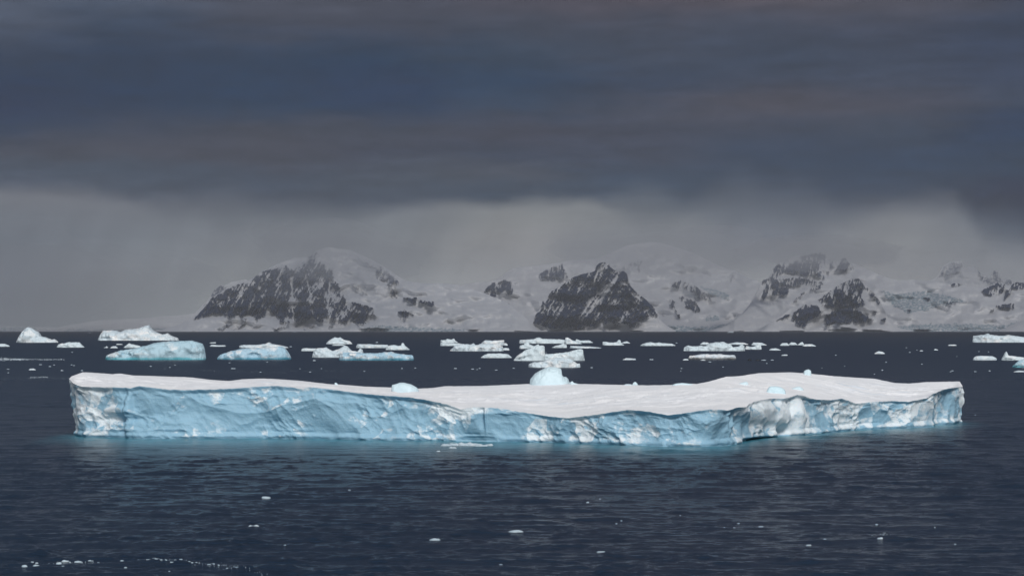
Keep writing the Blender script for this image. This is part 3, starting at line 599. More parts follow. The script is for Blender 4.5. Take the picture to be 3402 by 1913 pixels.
# ------------------------------------------------------------------ small bits of ice on the water
BITS = []
def bit(px, py, wpx, hpx, label, group, seed, name='ice_fragment'):
    r = np.random.RandomState(seed); n = 7
    xs = np.linspace(px - wpx / 2, px + wpx / 2, n)
    hs = hpx * np.concatenate([[.15], .45 + .55 * r.rand(n - 2), [.15]])
    o = loft(name, label, list(zip(xs, py - hs)), py, M_BIT, group=group, seed=seed, cat='ice fragment', depth=.7, flat=.5, rough=.5)
    BITS.append(o)
def Q1(u, v): return (u * .4658, 1430 + v * .4658)
def Q2(u, v): return (1100 + u * .4658, 1430 + v * .4658)
def Q3(u, v): return (2202 + u * .4658, 1430 + v * .4658)
GF = 'ice fragments floating on the near water'
FG = [
 (Q1(1897,472), 32, 9, 'slanting sliver of ice, highest fragment on the dark water below the huge iceberg at left'),
 (Q1(1810,686), 36, 7, 'smooth low ice fragment beneath the slanting sliver'),
 (Q1(2032,829), 12, 3, 'tiny chip of ice lower right of the smooth fragment'),
 (Q1(2492,422), 11, 3, 'tiny white chip between the slanting sliver and the centre'),
 (Q2(1318,727), 50, 7, 'long thin bar of ice floating near the centre of the dark water'),
 (Q2(740,782), 37, 7, 'flat oval ice fragment left of the long thin bar'),
 (Q2(1926,861), 31, 4, 'very thin flat ice fragment right of and below the long bar'),
 (Q2(1830,508), 12, 6, 'little double chip of ice upper right of the long bar'),
 (Q2(1918,488), 9, 3, 'minute chip just right of the double chip'),
 (Q2(2070,642), 9, 4, 'upper chip of a close pair right of the long bar'),
 (Q2(2035,658), 9, 3, 'lower chip of a close pair right of the long bar'),
 (Q2(1210,949), 16, 3, 'faint chip of ice near the bottom centre'),
 (Q2(2490,605), 7, 3, 'single faint chip right of the close pair'),
 (Q3(440,694), 9, 4, 'bright chip at the left of a loose scatter below the huge iceberg'),
 (Q3(540,662), 12, 3, 'thin chip at the top of the loose scatter'),
 (Q3(510,690), 12, 3, 'greyish chip in the middle of the loose scatter'),
 (Q3(700,685), 18, 3, 'thin streak of ice at the right of the loose scatter'),
 (Q3(1040,816), 18, 4, 'flat pointed fragment left of the pair at lower right'),
 (Q3(1155,783), 13, 3, 'small flat fragment above the pointed one at lower right'),
 (Q3(1550,776), 20, 6, 'white humped fragment, largest in the lower right water'),
 (Q3(1525,681), 12, 4, 'chip of ice above the humped fragment at lower right'),
 (Q3(1580,727), 14, 3, 'thin chip between the humped fragment and the chip above it'),
 (Q3(1940,694), 7, 4, 'lone round chip toward the lower right corner'),
 (Q3(2085,810), 10, 4, 'lone chip nearest the lower right corner'),
 (Q3(1150,1018), 16, 4, 'chip of ice at the very bottom edge right of centre'),
 ((175*.4658, 1430+975*.4658), 20, 8, 'chunky fragment at the left end of the arc of brash ice'),
 ((258*.4658, 1430+968*.4658), 22, 5, 'flat fragment right of the chunky one under the brash arc'),
 ((60*.4658, 1430+1000*.4658), 14, 4, 'small fragment nearest the lower left corner'),
 ((130*.4658, 1430+968*.4658), 10, 4, 'little fragment left of the chunky one in the lower left'),
 ((420*.4658, 1430+940*.4658), 20, 8, 'bright chunk in the left part of the brash arc'),
 ((466*.4658, 1430+926*.4658), 26, 6, 'bright flat chunk on the crest of the brash arc'),
 ((347*.4658, 1430+945*.4658), 24, 5, 'flat fragment at the left shoulder of the brash arc'),
 ((556*.4658, 1430+930*.4658), 26, 6, 'bright broken fragment right of the crest of the brash arc'),
 ((450*.4658, 1430+962*.4658), 14, 3, 'thin greyish fragment just under the crest of the brash arc'),
 ((895*.4658, 1430+962*.4658), 14, 5, 'small fragment hanging below the middle of the brash arc'),
 ((1208*.4658, 1430+1001*.4658), 9, 3, 'single chip below the right half of the brash arc'),
 (cpt(1600,1200,s1,[(60,914)])[0], 3, 1, None),
]
for i, ((x, y), w, h, lab) in enumerate(FG):
    if lab: bit(x, y, w * (.75 if w < 17 else 1), h * (.7 if w < 17 else 1), lab, GF, 900 + i)
rr = random.Random(5)
# the brash patch against the foot of the huge iceberg
for i, (u, v, w, h) in enumerate([(820,108,36,7),(880,106,40,9),(945,106,44,12),(1010,106,50,13),(1070,110,44,9),(1125,106,30,7),(868,125,26,6)]):
    x, y = Q2(u, v)
    bit(x, y, w, h, ['leftmost lump of the small brash patch beside the huge cliff', 'second lump from the left in the brash patch beside the cliff', 'third lump, taller, in the brash patch beside the cliff', 'tallest lump in the middle of the brash patch beside the cliff', 'flattish lump right of the tallest one in the cliffside brash patch', 'rightmost lump of the brash patch beside the cliff', 'separate small lump just in front of the cliffside brash patch'][i], 'lumps of the brash patch beside the cliff', 1200 + i)
x, y = Q2(765, 150); bit(x, y, 13, 4, 'tiny chip left of and below the cliffside brash patch', GF, 1210)
def ordinal(n):
    a = 'first second third fourth fifth sixth seventh eighth ninth tenth eleventh twelfth thirteenth fourteenth fifteenth sixteenth seventeenth eighteenth nineteenth'.split()
    if n < 20: return a[n - 1]
    t, u = divmod(n, 10); tens = {2: 'twent', 3: 'thirt', 4: 'fort'}[t]
    return tens + 'ieth' if u == 0 else tens + 'y-' + a[u - 1]
# countable but indistinguishable little bits of the arc at lower left
arcx = [230,262,300,380,500,585,640,655,700,745,815,830,870,890,940,985,1005,1050,1060,1100,1115,1150,1180,1185,1225,1250,1290,1310,1350,1370,1400,1440,1490,1520,1560,1620,1690,1770]
for i, u in enumerate(arcx):
    v = np.interp(u, [230,300,450,800,1200,1400,1700,1800], [947,940,926,928,930,950,982,986]) + rr.uniform(-6, 12)
    bit(u * .4658, 1430 + v * .4658, rr.uniform(5, 13), rr.uniform(2, 4), ordinal(i + 1) + ' tiny crumb from the left along the arc of brash ice at lower left', 'ice crumbs in the arc of brash at lower left', 1300 + i)
# small bits scattered between the icebergs
MID = [(C1([(408,459)])[0],9,2),(C1([(503,478)])[0],8,2),(C1([(625,519)])[0],9,2.5),(C1([(545,462)])[0],6,1.5),(C1([(722,461)])[0],6,1.5),(C1([(745,468)])[0],6,1.5),(C1([(1517,476)])[0],6,2),(C1([(1710,486)])[0],5,1.5),(C1([(1762,463)])[0],5,1.5),(C1([(726,334)])[0],6,1.5),(C1([(903,138)])[0],8,1.5),(C1([(83,504)])[0],9,1.5),(C1([(825,519)])[0],8,2),(C1([(82,540)])[0],6,1.5),
 (C2([(190,440)])[0],6,1.5),(C2([(228,499)])[0],15,2),(C2([(568,433)])[0],4,1.5),(C2([(1042,419)])[0],10,2.5),(C2([(1672,236)])[0],9,2),(C2([(805,279)])[0],8,2),(C2([(842,131)])[0],8,1.2),(C2([(1115,498)])[0],5,1.5),(C2([(1925,498)])[0],6,1.5),(C2([(2060,492)])[0],6,1.5),(C2([(2463,498)])[0],8,2),(C2([(502,534)])[0],6,1.5),(C2([(1000,533)])[0],7,1.5),(C2([(900,500)])[0],5,1.2),(C2([(1547,525)])[0],6,1.5),
 (C3([(515,504)])[0],9,2.5),(C3([(560,508)])[0],6,1.5),(C3([(342,498)])[0],9,2),(C3([(586,497)])[0],6,1.5),(C3([(753,513)])[0],9,1.5),(C3([(1713,490)])[0],7,2.5),(C3([(2315,408)])[0],13,2),(C3([(930,495)])[0],8,1.5),(C3([(1255,338)])[0],5,1.5),(C3([(2142,404)])[0],10,2.5),
 (C4([(195,409)])[0],12,2.5),(C4([(783,432)])[0],9,2),(C4([(1355,447)])[0],5,2),(C4([(915,483)])[0],5,2),(C4([(497,497)])[0],6,1.5),(C4([(490,523)])[0],4,1.5),(C4([(2050,364)])[0],5,2),(C4([(1325,414)])[0],16,2),(C4([(1410,413)])[0],10,2),(C4([(447,241)])[0],6,1.5),(C4([(1912,492)])[0],4,1.2),(C4([(2140,473)])[0],4,1.2),(C4([(2520,515)])[0],4,1.5),
 (C5([(803,517)])[0],6,1.8),(C5([(752,443)])[0],5,1.2),(C5([(915,482)])[0],4,1.2),(C5([(990,699)])[0],5,1.5),(C5([(438,669)])[0],6,1.5),(C5([(380,794)])[0],5,2),(C5([(1437,815)])[0],7,1.5),(C5([(1465,803)])[0],7,1.8),(C5([(1820,814)])[0],8,1.8),(C5([(2042,804)])[0],6,2),(C5([(1876,503)])[0],5,1.2),(C5([(2024,508)])[0],5,1.2),(C5([(1535,580)])[0],3,1.2),
 ((2905,1243),4,1.5),((2931,1229),6,1.5),((3240,1378),4,1.5),((2412,1452),3,1.5)]
def short(l):
    for w_ in (' with ', ', ', ' cut ', ' directly', ' between ', ' in front', ' beneath ', ' behind ', ' standing', ' touching', ' left of', ' right of', ' beside', ' just ', ' below ', ' near ', ' rising', ' sweeping', ' alone', ' trailing', ' above ', ' farther', ' at the ', ' toward'): l = l.split(w_)[0]
    return ' '.join(l.split()[:5])
ANCH = [(short(l), (p_[0][0] + p_[-1][0]) / 2, b_) for l, p_, b_, m_, k_ in IB if p_[-1][0] - p_[0][0] > 40]
from collections import Counter
cn = Counter(a[0] for a in ANCH); ANCH = [a for a in ANCH if cn[a[0]] == 1] + [('left end of the huge iceberg', 300, 1270), ('right end of the huge iceberg', 3150, 1280), ('ice dome on the huge iceberg', 1825, 1275)]
def where(x, y):
    a = min(ANCH, key=lambda q: (q[1] - x) ** 2 + (3 * (q[2] - y)) ** 2)
    dx, dy_ = x - a[1], y - a[2]
    h_ = ('far ' if abs(dx) > 160 else '') + ('left' if dx < 0 else 'right') if abs(dx) > 15 else ''
    v_ = 'below' if dy_ > 8 else ('above' if dy_ < -8 else '')
    return ' and '.join(t for t in (h_, v_) if t) + (' of the ' if h_ and not v_ else ' the ') + a[0]
WL = [where(x, y) for (x, y), w, h in MID[:-1]]; seen = Counter(); tot = Counter(WL)
for i, ((x, y), w, h) in enumerate(MID[:-1]):
    seen[WL[i]] += 1
    lb = ('tiny chip of ice ' if tot[WL[i]] == 1 else ['one', 'another', 'a third', 'a fourth', 'a fifth', 'a sixth', 'a seventh'][min(6, seen[WL[i]] - 1)] + ' tiny chip ') + WL[i]
    bit(x, y, w * 1.15, h * 1.2, lb, 'tiny chips scattered between the icebergs', 1500 + i)
# uncountable glitter of brash in streaks
def brash(lines, n, seed, name_label):
    r = np.random.RandomState(seed); V = []; F = []
    for k in range(n):
        ln = lines[r.choice(len(lines), p=[l[4] for l in lines])]
        a = r.rand() ** ln[5]; px = ln[0] + (ln[2] - ln[0]) * a; py = ln[1] + (ln[3] - ln[1]) * a + r.randn() * ln[6] * (1 - .5 * a)
        Y = float(water_dist(px, py)); X = float(ray(px, py)[0] / ray(px, py)[1]) * Y
        w = r.uniform(.5, 1.6) * ln[7] / FPX * Y; h = r.uniform(.4, 1.2) * ln[7] * .28 / FPX * Y; dd = w * r.uniform(.5, 1.2); b = len(V)
        ring = [(math.cos(t) * w * r.uniform(.35, .6), math.sin(t) * dd * .5) for t in np.linspace(0, 2 * np.pi, 6)[:-1]]
        V += [(X + a_, Y + b_, -.08) for a_, b_ in ring] + [(X + a_ * .6, Y + b_ * .6, h * r.uniform(.7, 1.2)) for a_, b_ in ring] + [(X, Y, h * 1.1)]
        for j in range(5):
            q = (j + 1) % 5; F.append((b + j, b + q, b + 5 + q, b + 5 + j)); F.append((b + 5 + j, b + 5 + q, b + 10))
    me = D_.meshes.new('brash_ice'); me.from_pydata(V, [], F); attr(me, 'tone', np.random.RandomState(3).rand(len(V)) * .3)
    BITS.append(me); link('brash_ice', me, M_BIT, label=name_label, cat='brash ice', kind='stuff')
brash([(0,1193,70,1194,.5,1,2.6,3.0),(60,1194,215,1194.5,.5,1.4,1.6,2.6)], 520, 1, 'bright streak of crushed ice on the water at the left edge')
brash([(100,1254,160,1252,.2,1,1.2,2.6),(0,1256,240,1256,.2,1,1.6,1.6),(500,1228,950,1238,.3,1,3.5,1.5),(960,1232,1500,1228,.3,1,1.2,1.4)], 420, 2, 'thin scattered glitter of crushed ice behind the left half of the huge iceberg')
brash([(105,1868,560,1862,.5,1,2.5,2.6),(560,1862,840,1888,.4,1,3.5,2.2),(620,1874,900,1905,.1,1,2,2.0)], 300, 4, 'fine crushed ice strung along the arc of brash at lower left')
brash([(2880,1771,2960,1774,.7,1,2.5,2.4),(1430,1478,1640,1480,.3,1,2.2,3.0)], 60, 6, 'few fine specks of crushed ice on the near water')

# ------------------------------------------------------------------ water
def make_water():
    dy = np.concatenate([np.linspace(930, 330, 470), np.linspace(330, 60, 330)[1:], np.geomspace(60, 2.75, 90)[1:]])
    Yr = CAMH * FPX / dy
    tc = np.linspace(-.25, .25, 1250)
    Y = Yr[:, None] * np.ones((1, len(tc))); X = tc[None] * Y
    rs = np.random.RandomState(11); Z = np.zeros_like(X); SX = np.zeros_like(X)
    dyr = np.gradient(Yr)[:, None]; dxr = (tc[1] - tc[0]) * Y
    XX = X + .9 * n2(X / 7, Y / 7, 71); YY = Y + .9 * n2(X / 7 + 40, Y / 7, 72)
    N = 84
    for i in range(N):
        lam = 11.0 * (0.55 / 11.0) ** (i / (N - 1)) * rs.uniform(.9, 1.1)
        k = 2 * np.pi / lam; th = rs.normal(1.35, .55)                 # travelling mostly towards or away from the camera, a little crosswise
        kx, ky = k * math.cos(th), k * math.sin(th)
        a = WAVE * lam * (.6 + .8 * rs.rand()) * (1.65 if lam < 2.2 else (.75 if lam < 5 else .4))
        att = np.exp(-(np.abs(ky) * np.abs(dyr) * .55) ** 2 - (kx * dxr * .55) ** 2)
        ph = kx * XX + ky * YY + rs.rand() * 6.28
        w = np.sin(ph); Z += a * att * (w - .25 * np.cos(2 * ph))
    gust = (.62 + .7 * sstep(-.4, .4, fbm(X / 60, Y / 90, 73, 3))) * (.75 + .6 * sstep(-.1, .5, fbm(X / 4, Y / 8, 74, 3))); Z *= gust
    damp = sstep(.25, .245, np.abs(tc))[None] * sstep(930, 915, dy)[:, None]; Z *= damp
    def height(x, y):
        i = np.clip(np.searchsorted(-dy, -CAMH * FPX / np.maximum(y, 60)), 0, len(dy) - 1); j = np.clip(np.round((x / y - tc[0]) / (tc[1] - tc[0])).astype(int), 0, len(tc) - 1)
        return Z[i, j]
    for b in BITS:
        if isinstance(b, bpy.types.Mesh):
            co = np.zeros(len(b.vertices) * 3, np.float32); b.vertices.foreach_get('co', co); co = co.reshape(-1, 3); g11 = co.reshape(-1, 11, 3)
            g11[:, :, 2] += height(g11[:, 10, 0], g11[:, 10, 1])[:, None]; b.vertices.foreach_set('co', co.ravel()); b.update()
        else: b.location.z += float(height(np.array([b.location.x]), np.array([b.location.y]))[0])
    # outer columns and rows
    def ext(A, kind):
        pass
    XL = [np.full(len(Yr), -24000.0), -.6 * Yr]; XR = [.6 * Yr, np.full(len(Yr), 24000.0)]
    X2 = np.column_stack([XL[0], XL[1], X, XR[0], XR[1]]); X2[:, 1] = np.maximum(X2[:, 1], -23900); X2[:, -2] = np.minimum(X2[:, -2], 23900)
    Y2 = np.column_stack([Yr, Yr, Y, Yr, Yr]); Z2 = np.column_stack([Yr * 0, Yr * 0, Z, Yr * 0, Yr * 0])
    back = np.stack([np.linspace(-24000, 24000, X2.shape[1]), np.full(X2.shape[1], -3000.0), np.zeros(X2.shape[1])], -1)
    P = np.concatenate([back[None], np.stack([X2, Y2, Z2], -1)], 0)
    me = mesh_grid('water', P)
    # glow of submerged ice, painted into the water colour by distance from the cliff foot
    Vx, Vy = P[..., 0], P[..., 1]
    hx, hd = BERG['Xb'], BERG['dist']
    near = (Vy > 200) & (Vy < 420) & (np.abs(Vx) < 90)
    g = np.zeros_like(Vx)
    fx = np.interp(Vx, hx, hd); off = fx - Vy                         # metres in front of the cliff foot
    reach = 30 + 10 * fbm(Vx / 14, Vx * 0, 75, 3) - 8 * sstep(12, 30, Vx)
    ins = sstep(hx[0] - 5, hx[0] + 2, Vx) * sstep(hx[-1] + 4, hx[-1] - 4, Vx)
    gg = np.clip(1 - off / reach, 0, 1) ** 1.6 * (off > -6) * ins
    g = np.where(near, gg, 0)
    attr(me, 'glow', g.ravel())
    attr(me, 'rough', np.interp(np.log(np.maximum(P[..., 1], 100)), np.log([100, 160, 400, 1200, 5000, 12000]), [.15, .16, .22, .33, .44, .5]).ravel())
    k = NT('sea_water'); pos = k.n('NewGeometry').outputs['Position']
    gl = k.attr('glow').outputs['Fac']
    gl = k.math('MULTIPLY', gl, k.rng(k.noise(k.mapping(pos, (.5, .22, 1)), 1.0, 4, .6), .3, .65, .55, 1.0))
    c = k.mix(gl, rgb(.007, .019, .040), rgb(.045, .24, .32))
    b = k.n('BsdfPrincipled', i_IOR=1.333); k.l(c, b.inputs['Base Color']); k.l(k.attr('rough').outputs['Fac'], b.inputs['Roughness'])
    w1 = k.noise(k.mapping(pos, (1.7, 1.6, 1)), 1.0, 6, .62, .3); w2 = k.noise(k.mapping(pos, (.05, .09, 1)), 1.0, 5, .6, .5)
    w3 = k.noise(k.mapping(pos, (.5, .5, 1)), 1.0, 4, .6, .3)
    hgt = k.math('ADD', k.math('MULTIPLY', w1, .30), k.math('MULTIPLY', w2, 2.0)); hgt = k.math('ADD', hgt, k.math('MULTIPLY', w3, .7)); hgt = k.math('ADD', hgt, k.math('MULTIPLY', k.noise(k.mapping(pos, (3.6, 4.6, 1)), 1.0, 4, .6), .13))
    k.l(k.bump(hgt, 1.0, WBUMP), b.inputs['Normal'])
    k.l(b.outputs[0], k.out.inputs['Surface'])
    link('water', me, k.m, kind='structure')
WAVE, WBUMP = .0040, .42
make_water()

# ------------------------------------------------------------------ mountains
def mat_mountain(name):
    k = NT(name); pos = k.n('NewGeometry').outputs['Position']
    rock = k.attr('rock').outputs['Fac']; ice = k.attr('ice').outputs['Fac']
    p1 = k.noise(k.mapping(pos, (.02, .006, .016), (0, .5, 0)), 1.0, 6, .65, .4)
    p2 = k.noise(k.mapping(pos, (.06, .02, .05)), 1.0, 5, .65)
    rk = k.mix(k.rng(p2, .35, .7), rgb(.015, .030, .078), rgb(.065, .088, .165))
    sn = k.mix(k.rng(p1, .4, .7), rgb(.84, .84, .84), rgb(.78, .79, .81))
    ic = k.mix(k.rng(p2, .35, .65), rgb(.22, .34, .40), rgb(.50, .58, .62))
    p3 = k.noise(k.mapping(pos, (.022, .01, .03), (0, .35, 0)), 1.0, 4, .58, .5)
    f = k.math('ADD', rock, k.math('MULTIPLY', k.math('SUBTRACT', p1, .5), .9)); f = k.math('ADD', f, k.math('MULTIPLY', k.math('SUBTRACT', p3, .5), 1.3)); f = k.rng(f, .30, .80)
    f = k.math('MULTIPLY', f, k.rng(rock, .02, .2))
    c = k.mix(ice, sn, ic); c = k.mix(f, c, rk)
    b = k.n('BsdfPrincipled', i_Roughness=.9); k.l(c, b.inputs['Base Color']); b.inputs['Specular IOR Level'].default_value = .1
    h = k.math('ADD', k.math('MULTIPLY', p1, 1.0), k.math('MULTIPLY', p2, .5))
    st = k.math('ADD', k.math('MULTIPLY', rock, .7), .05)
    bp = k.n('Bump', i_Distance=30.0); k.l(h, bp.inputs['Height']); k.l(st, bp.inputs['Strength']); k.l(bp.outputs[0], b.inputs['Normal'])
    k.l(b.outputs[0], k.out.inputs['Surface']); return k.m
M_MTN = mat_mountain('snow_rock_and_glacier')
def inpoly(px, py, poly_):
    p = np.array(poly_); ins = np.zeros(px.shape, bool)
    bb = (px > p[:, 0].min()) & (px < p[:, 0].max()) & (py > p[:, 1].min()) & (py < p[:, 1].max())
    x = px[bb]; y = py[bb]; r = np.zeros(x.shape, bool); j = len(p) - 1
    for i in range(len(p)):
        xi, yi = p[i]; xj, yj = p[j]
        if yi != yj:
            c = ((yi > y) != (yj > y)) & (x < (xj - xi) * (y - yi) / (yj - yi) + xi); r ^= c
        j = i
    ins[bb] = r; return ins
a_ = 900 / 2576; b_ = 1202 / 2576
def M1(p): return cpt(0, 780, a_, p)
def M2(p): return cpt(600, 780, a_, p)
def M3(p): return cpt(1400, 780, a_, p)
def M4(p): return cpt(2200, 780, b_, p)
def mountain(name, sky, D, depth, rocks=(), ices=(), seed=1, lean=.6, relief=1.0, jag=1.0, gully=.5, step=1.9, flank=1.0, streaks=(), topf=(0, -1), tf=.6):
    p = np.array(sky, float); x0, x1 = p[0, 0], p[-1, 0]
    nc = int((x1 - x0) / step); sx = np.linspace(x0, x1, nc); top = np.interp(sx, p[:, 0], p[:, 1])
    if jag: top = top + jag * 2.0 * fbm(sx / 18, sx * 0 + seed, seed, 4, .6)
    footy = HORIZON + CAMH * FPX / D
    top = np.minimum(top, footy - .3)
    v = np.linspace(0, 1, 130)[:, None]
    hpx = (footy - top)[None]
    D0 = D * np.ones(nc)
    prof = v ** 1.0
    Yb = D + depth * (v ** .9) * np.clip(hpx / 250, .15, 1.2)
    py = footy - prof * hpx
    X, _, Z = atY(sx[None] * np.ones_like(py), py, Yb)
    Z = np.where(v == 0, -5, Z)
    m = 20000 / D
    # erosion relief: ribs and gullies running downslope
    gx, gy = sx[None] + lean * (py - 900), py
    rd = ridged(gx / 46, gy / 150, seed + 1, 4) * 260 + ridged(gx / 15, gy / 60, seed + 2, 3) * 70 + fbm(gx / 8, gy / 14, seed + 3, 4) * 45
    soft = fbm(sx[None] / 120 + 0 * py, py / 60, seed + 4, 3) * 300
    warpx = sx[None] + 7 * fbm(sx[None] / 14 + 0 * py, py / 14, seed + 5, 4, .6) ; warpy = py + 7 * fbm(sx[None] / 14 + 9 + 0 * py, py / 14, seed + 6, 4, .6)
    rk = np.zeros_like(py)
    for pol in rocks:
        wgt = 1.0
        if isinstance(pol, tuple): pol, wgt = pol
        rk = np.maximum(rk, inpoly(warpx, warpy, pol) * wgt)
    rd_n = rd / 330.0
    gx2 = sx[None] - .9 * lean * (py - 900)
    st = .75 * fbm(gx / 7, gy / 30, seed + 7, 4, .62) + .45 * fbm(gx2 / 7.5, gy / 22, seed + 17, 4, .62) + .25 * fbm(gx / 4, gy / 6, seed + 18, 3)
    st2 = 1.1 * (.25 - rd_n) + .9 * fbm(sx[None] / 34 + 0 * py, py / 30, seed + 8, 3)
    gq = st + .45 * st2; inn = gq[rk > .3]; lo_, hi_ = (np.percentile(inn, 100 - 75 * gully), np.percentile(inn, 100 - 28 * gully)) if inn.size > 50 else (9, 10)
    rk = rk * (1 - .92 * sstep(lo_, hi_, gq)) * (1 - tf * sstep(topf[0], topf[1], py))
    for (u0, v0, u1, v1, wd) in streaks:
        d = np.abs((warpx - u0) * (v1 - v0) - (warpy - v0) * (u1 - u0)) / math.hypot(u1 - u0, v1 - v0)
        tt = ((warpx - u0) * (u1 - u0) + (warpy - v0) * (v1 - v0)) / ((u1 - u0) ** 2 + (v1 - v0) ** 2)
        rk = rk * (1 - .9 * sstep(wd, wd * .4, d) * (tt > 0) * (tt < 1))
    ic = np.zeros_like(py)
    for pol in ices: ic = np.maximum(ic, inpoly(warpx, warpy, pol))
    ic = ic * sstep(-.5, .3, fbm(sx[None] / 10, py / 4, seed + 9, 4))
    env = sstep(0, .06, v) * relief * np.clip(hpx / 150, .1, 1)
    Yd = Yb - env * (rd * (.07 + .93 * np.clip(rk, 0, 1)) + soft * 1.5) * (1 - .6 * v ** 6)
    Yd = Yd - ic * 30 * sstep(0, .1, v)
    Z2 = np.where(v > 0, CAMH + (Z - CAMH) * (Yd / Yb), Z); X2 = X * Yd / Yb
    P = np.stack([X2, Yd, Z2], -1)
    bk = []
    for q in (.25, .6, 1.0):
        zt = P[-1, :, 2] * (1 - q) - 5 * q; bk.append(np.stack([P[-1, :, 0], P[-1, :, 1] + q * depth * .8 + 50, zt], -1))
    P = np.concatenate([P, np.stack(bk, 0)], 0)
    me = mesh_grid(name, P)
    z3 = np.zeros((3, nc)); attr(me, 'rock', np.concatenate([rk, z3 + rk[-1]], 0).ravel()); attr(me, 'ice', np.concatenate([ic, z3], 0).ravel())
    link(name, me, M_MTN, kind='structure')

mountain('mountain', M2([(-360,915),(-180,905),(-60,870),(0,840),(110,800),(200,720),(300,590),(345,565),(400,540),(470,500),(560,455),(620,450),(700,400),(760,350),(850,310),(950,265),(1100,215),(1220,210),(1290,150),(1380,118),(1430,118),(1500,135),(1600,140),(1700,180),(1850,250),(1950,310),(2080,400),(2150,440),(2300,460),(2450,462),(2600,470),(2800,520),(3100,640),(3300,800),(3400,900)]), 20000, 2600,
  rocks=[M2([(125,806),(200,720),(300,590),(345,570),(400,545),(470,505),(560,470),(640,465),(700,405),(760,352),(900,320),(1000,285),(1060,335),(1110,310),(1190,230),(1290,165),(1350,200),(1330,260),(1390,300),(1440,340),(1460,420),(1500,480),(1530,560),(1560,600),(1600,640),(1700,650),(1790,680),(1830,700),(1855,770),(1790,760),(1760,830),(1690,850),(1620,800),(1560,830),(1500,820),(1480,760),(1450,835),(1400,800),(1380,770),(1340,835),(1290,820),(1260,780),(1180,820),(1100,828),(1075,790),(1050,790),(1030,830),(960,838),(930,790),(880,740),(830,690),(800,760),(760,790),(700,770),(640,730),(590,780),(540,740),(470,800),(440,760),(350,740),(260,765)]),
         (M2([(1860,320),(1900,310),(2060,430),(2085,470),(2040,480),(2050,590),(2010,598),(1998,560),(2020,490),(1960,470),(1860,400)]), .6),
         M2([(2105,598),(2235,600),(2245,645),(2200,655),(2160,620)]), M2([(2268,620),(2420,638),(2380,685),(2340,665),(2268,650)]), M2([(2078,730),(2130,722),(2215,755),(2140,778),(2085,758)]),
         (M2([(1630,480),(1700,500),(1780,560),(1700,575),(1650,520)]), .4), (M2([(1680,200),(1780,260),(1900,270),(1880,330),(1760,300),(1690,230)]), .4),
         (M2([(340,900),(470,830),(500,840),(400,905)]), .5), (M2([(880,900),(1010,840),(1020,860),(920,910)]), .35), (M2([(1380,905),(1440,850),(1470,855),(1420,900)]), .5), (M2([(1620,912),(1720,830),(1770,830),(1660,912)]), .5), (M2([(560,800),(640,790),(600,830)]), .6), (M2([(700,760),(740,755),(730,810),(700,800)]), .9), (M2([(1160,900),(1250,850),(1260,860),(1190,905)]), .4), (M2([(500,905),(600,830),(620,840),(540,905)]), .5)],
  ices=[M2([(1720,915),(1760,878),(1900,862),(2100,872),(2360,885),(2576,895),(2700,905),(2700,920),(1720,920)])],
  streaks=[tuple(M2([(1058,390)])[0]) + tuple(M2([(1070,800)])[0]) + (5.5,), tuple(M2([(1430,400)])[0]) + tuple(M2([(1390,700)])[0]) + (6,), tuple(M2([(1180,330)])[0]) + tuple(M2([(1250,640)])[0]) + (3,), tuple(M2([(780,400)])[0]) + tuple(M2([(640,720)])[0]) + (3,)],
  seed=5, lean=.55, gully=.62, topf=(905, 835), tf=.45)
mountain('mountain', M3([(-300,905),(-100,860),(100,700),(250,520),(380,476),(420,470),(520,452),(640,448),(740,415),(800,360),(870,315),(1000,300),(1200,280),(1330,262),(1420,240),(1640,230),(1760,190),(1850,145),(1950,100),(2100,75),(2200,65),(2300,80),(2400,110),(2576,165),(2700,230),(2850,300),(2990,340),(3140,420),(3200,430),(3400,700),(3500,900)]), 22500, 4200,
  rocks=[M3([(556,642),(590,560),(630,490),(690,450),(800,430),(850,450),(872,520),(860,578),(820,570),(800,520),(770,560),(720,540),(700,600),(640,628),(590,612)]),
         M3([(384,838),(430,710),(510,680),(475,740),(432,805)]), M3([(408,852),(440,815),(560,800),(635,800),(540,850),(480,862)]),
         (M3([(1118,380),(1200,330),(1345,272),(1362,320),(1392,400),(1300,425),(1230,442),(1150,432)]), .85),
         (M3([(1900,300),(1980,280),(2030,235),(2112,255),(2112,338),(2070,335),(2050,290),(1990,322),(1920,328)]), .6),
         (M4([(68,350),(120,322),(180,342),(262,378),(295,462),(260,458),(200,400),(130,368),(90,388)]), .9), M4([(125,438),(180,452),(252,488),(270,540),(230,548),(170,505)]), M4([(48,458),(80,468),(100,552),(60,505)]),
         (M4([(270,400),(370,440),(350,470),(290,450)]), .5), (M4([(460,350),(500,260),(560,290),(500,330)]), .4), M3([(715,640),(750,640),(740,660),(712,660)]), M3([(805,675),(835,645),(830,665)]), M4([(0,560),(20,565),(15,585)]), M4([(100,565),(125,570),(125,588),(105,580)])],
  ices=[M3([(-100,920),(-80,882),(60,878),(90,905),(420,893),(520,905),(600,920)]), M3([(760,925),(800,770),(880,748),(930,790),(960,850),(1000,925)]), M3([(2270,920),(2300,868),(2400,862),(2700,878),(2700,925)]), M4([(-120,695),(0,650),(300,655),(550,625),(700,648),(690,695)]), M4([(310,590),(400,575),(400,610),(320,612)]), (M4([(270,370),(380,385),(480,430),(470,465),(350,430)]))],
  seed=15, lean=.2, gully=.7, jag=.7, relief=1.3)
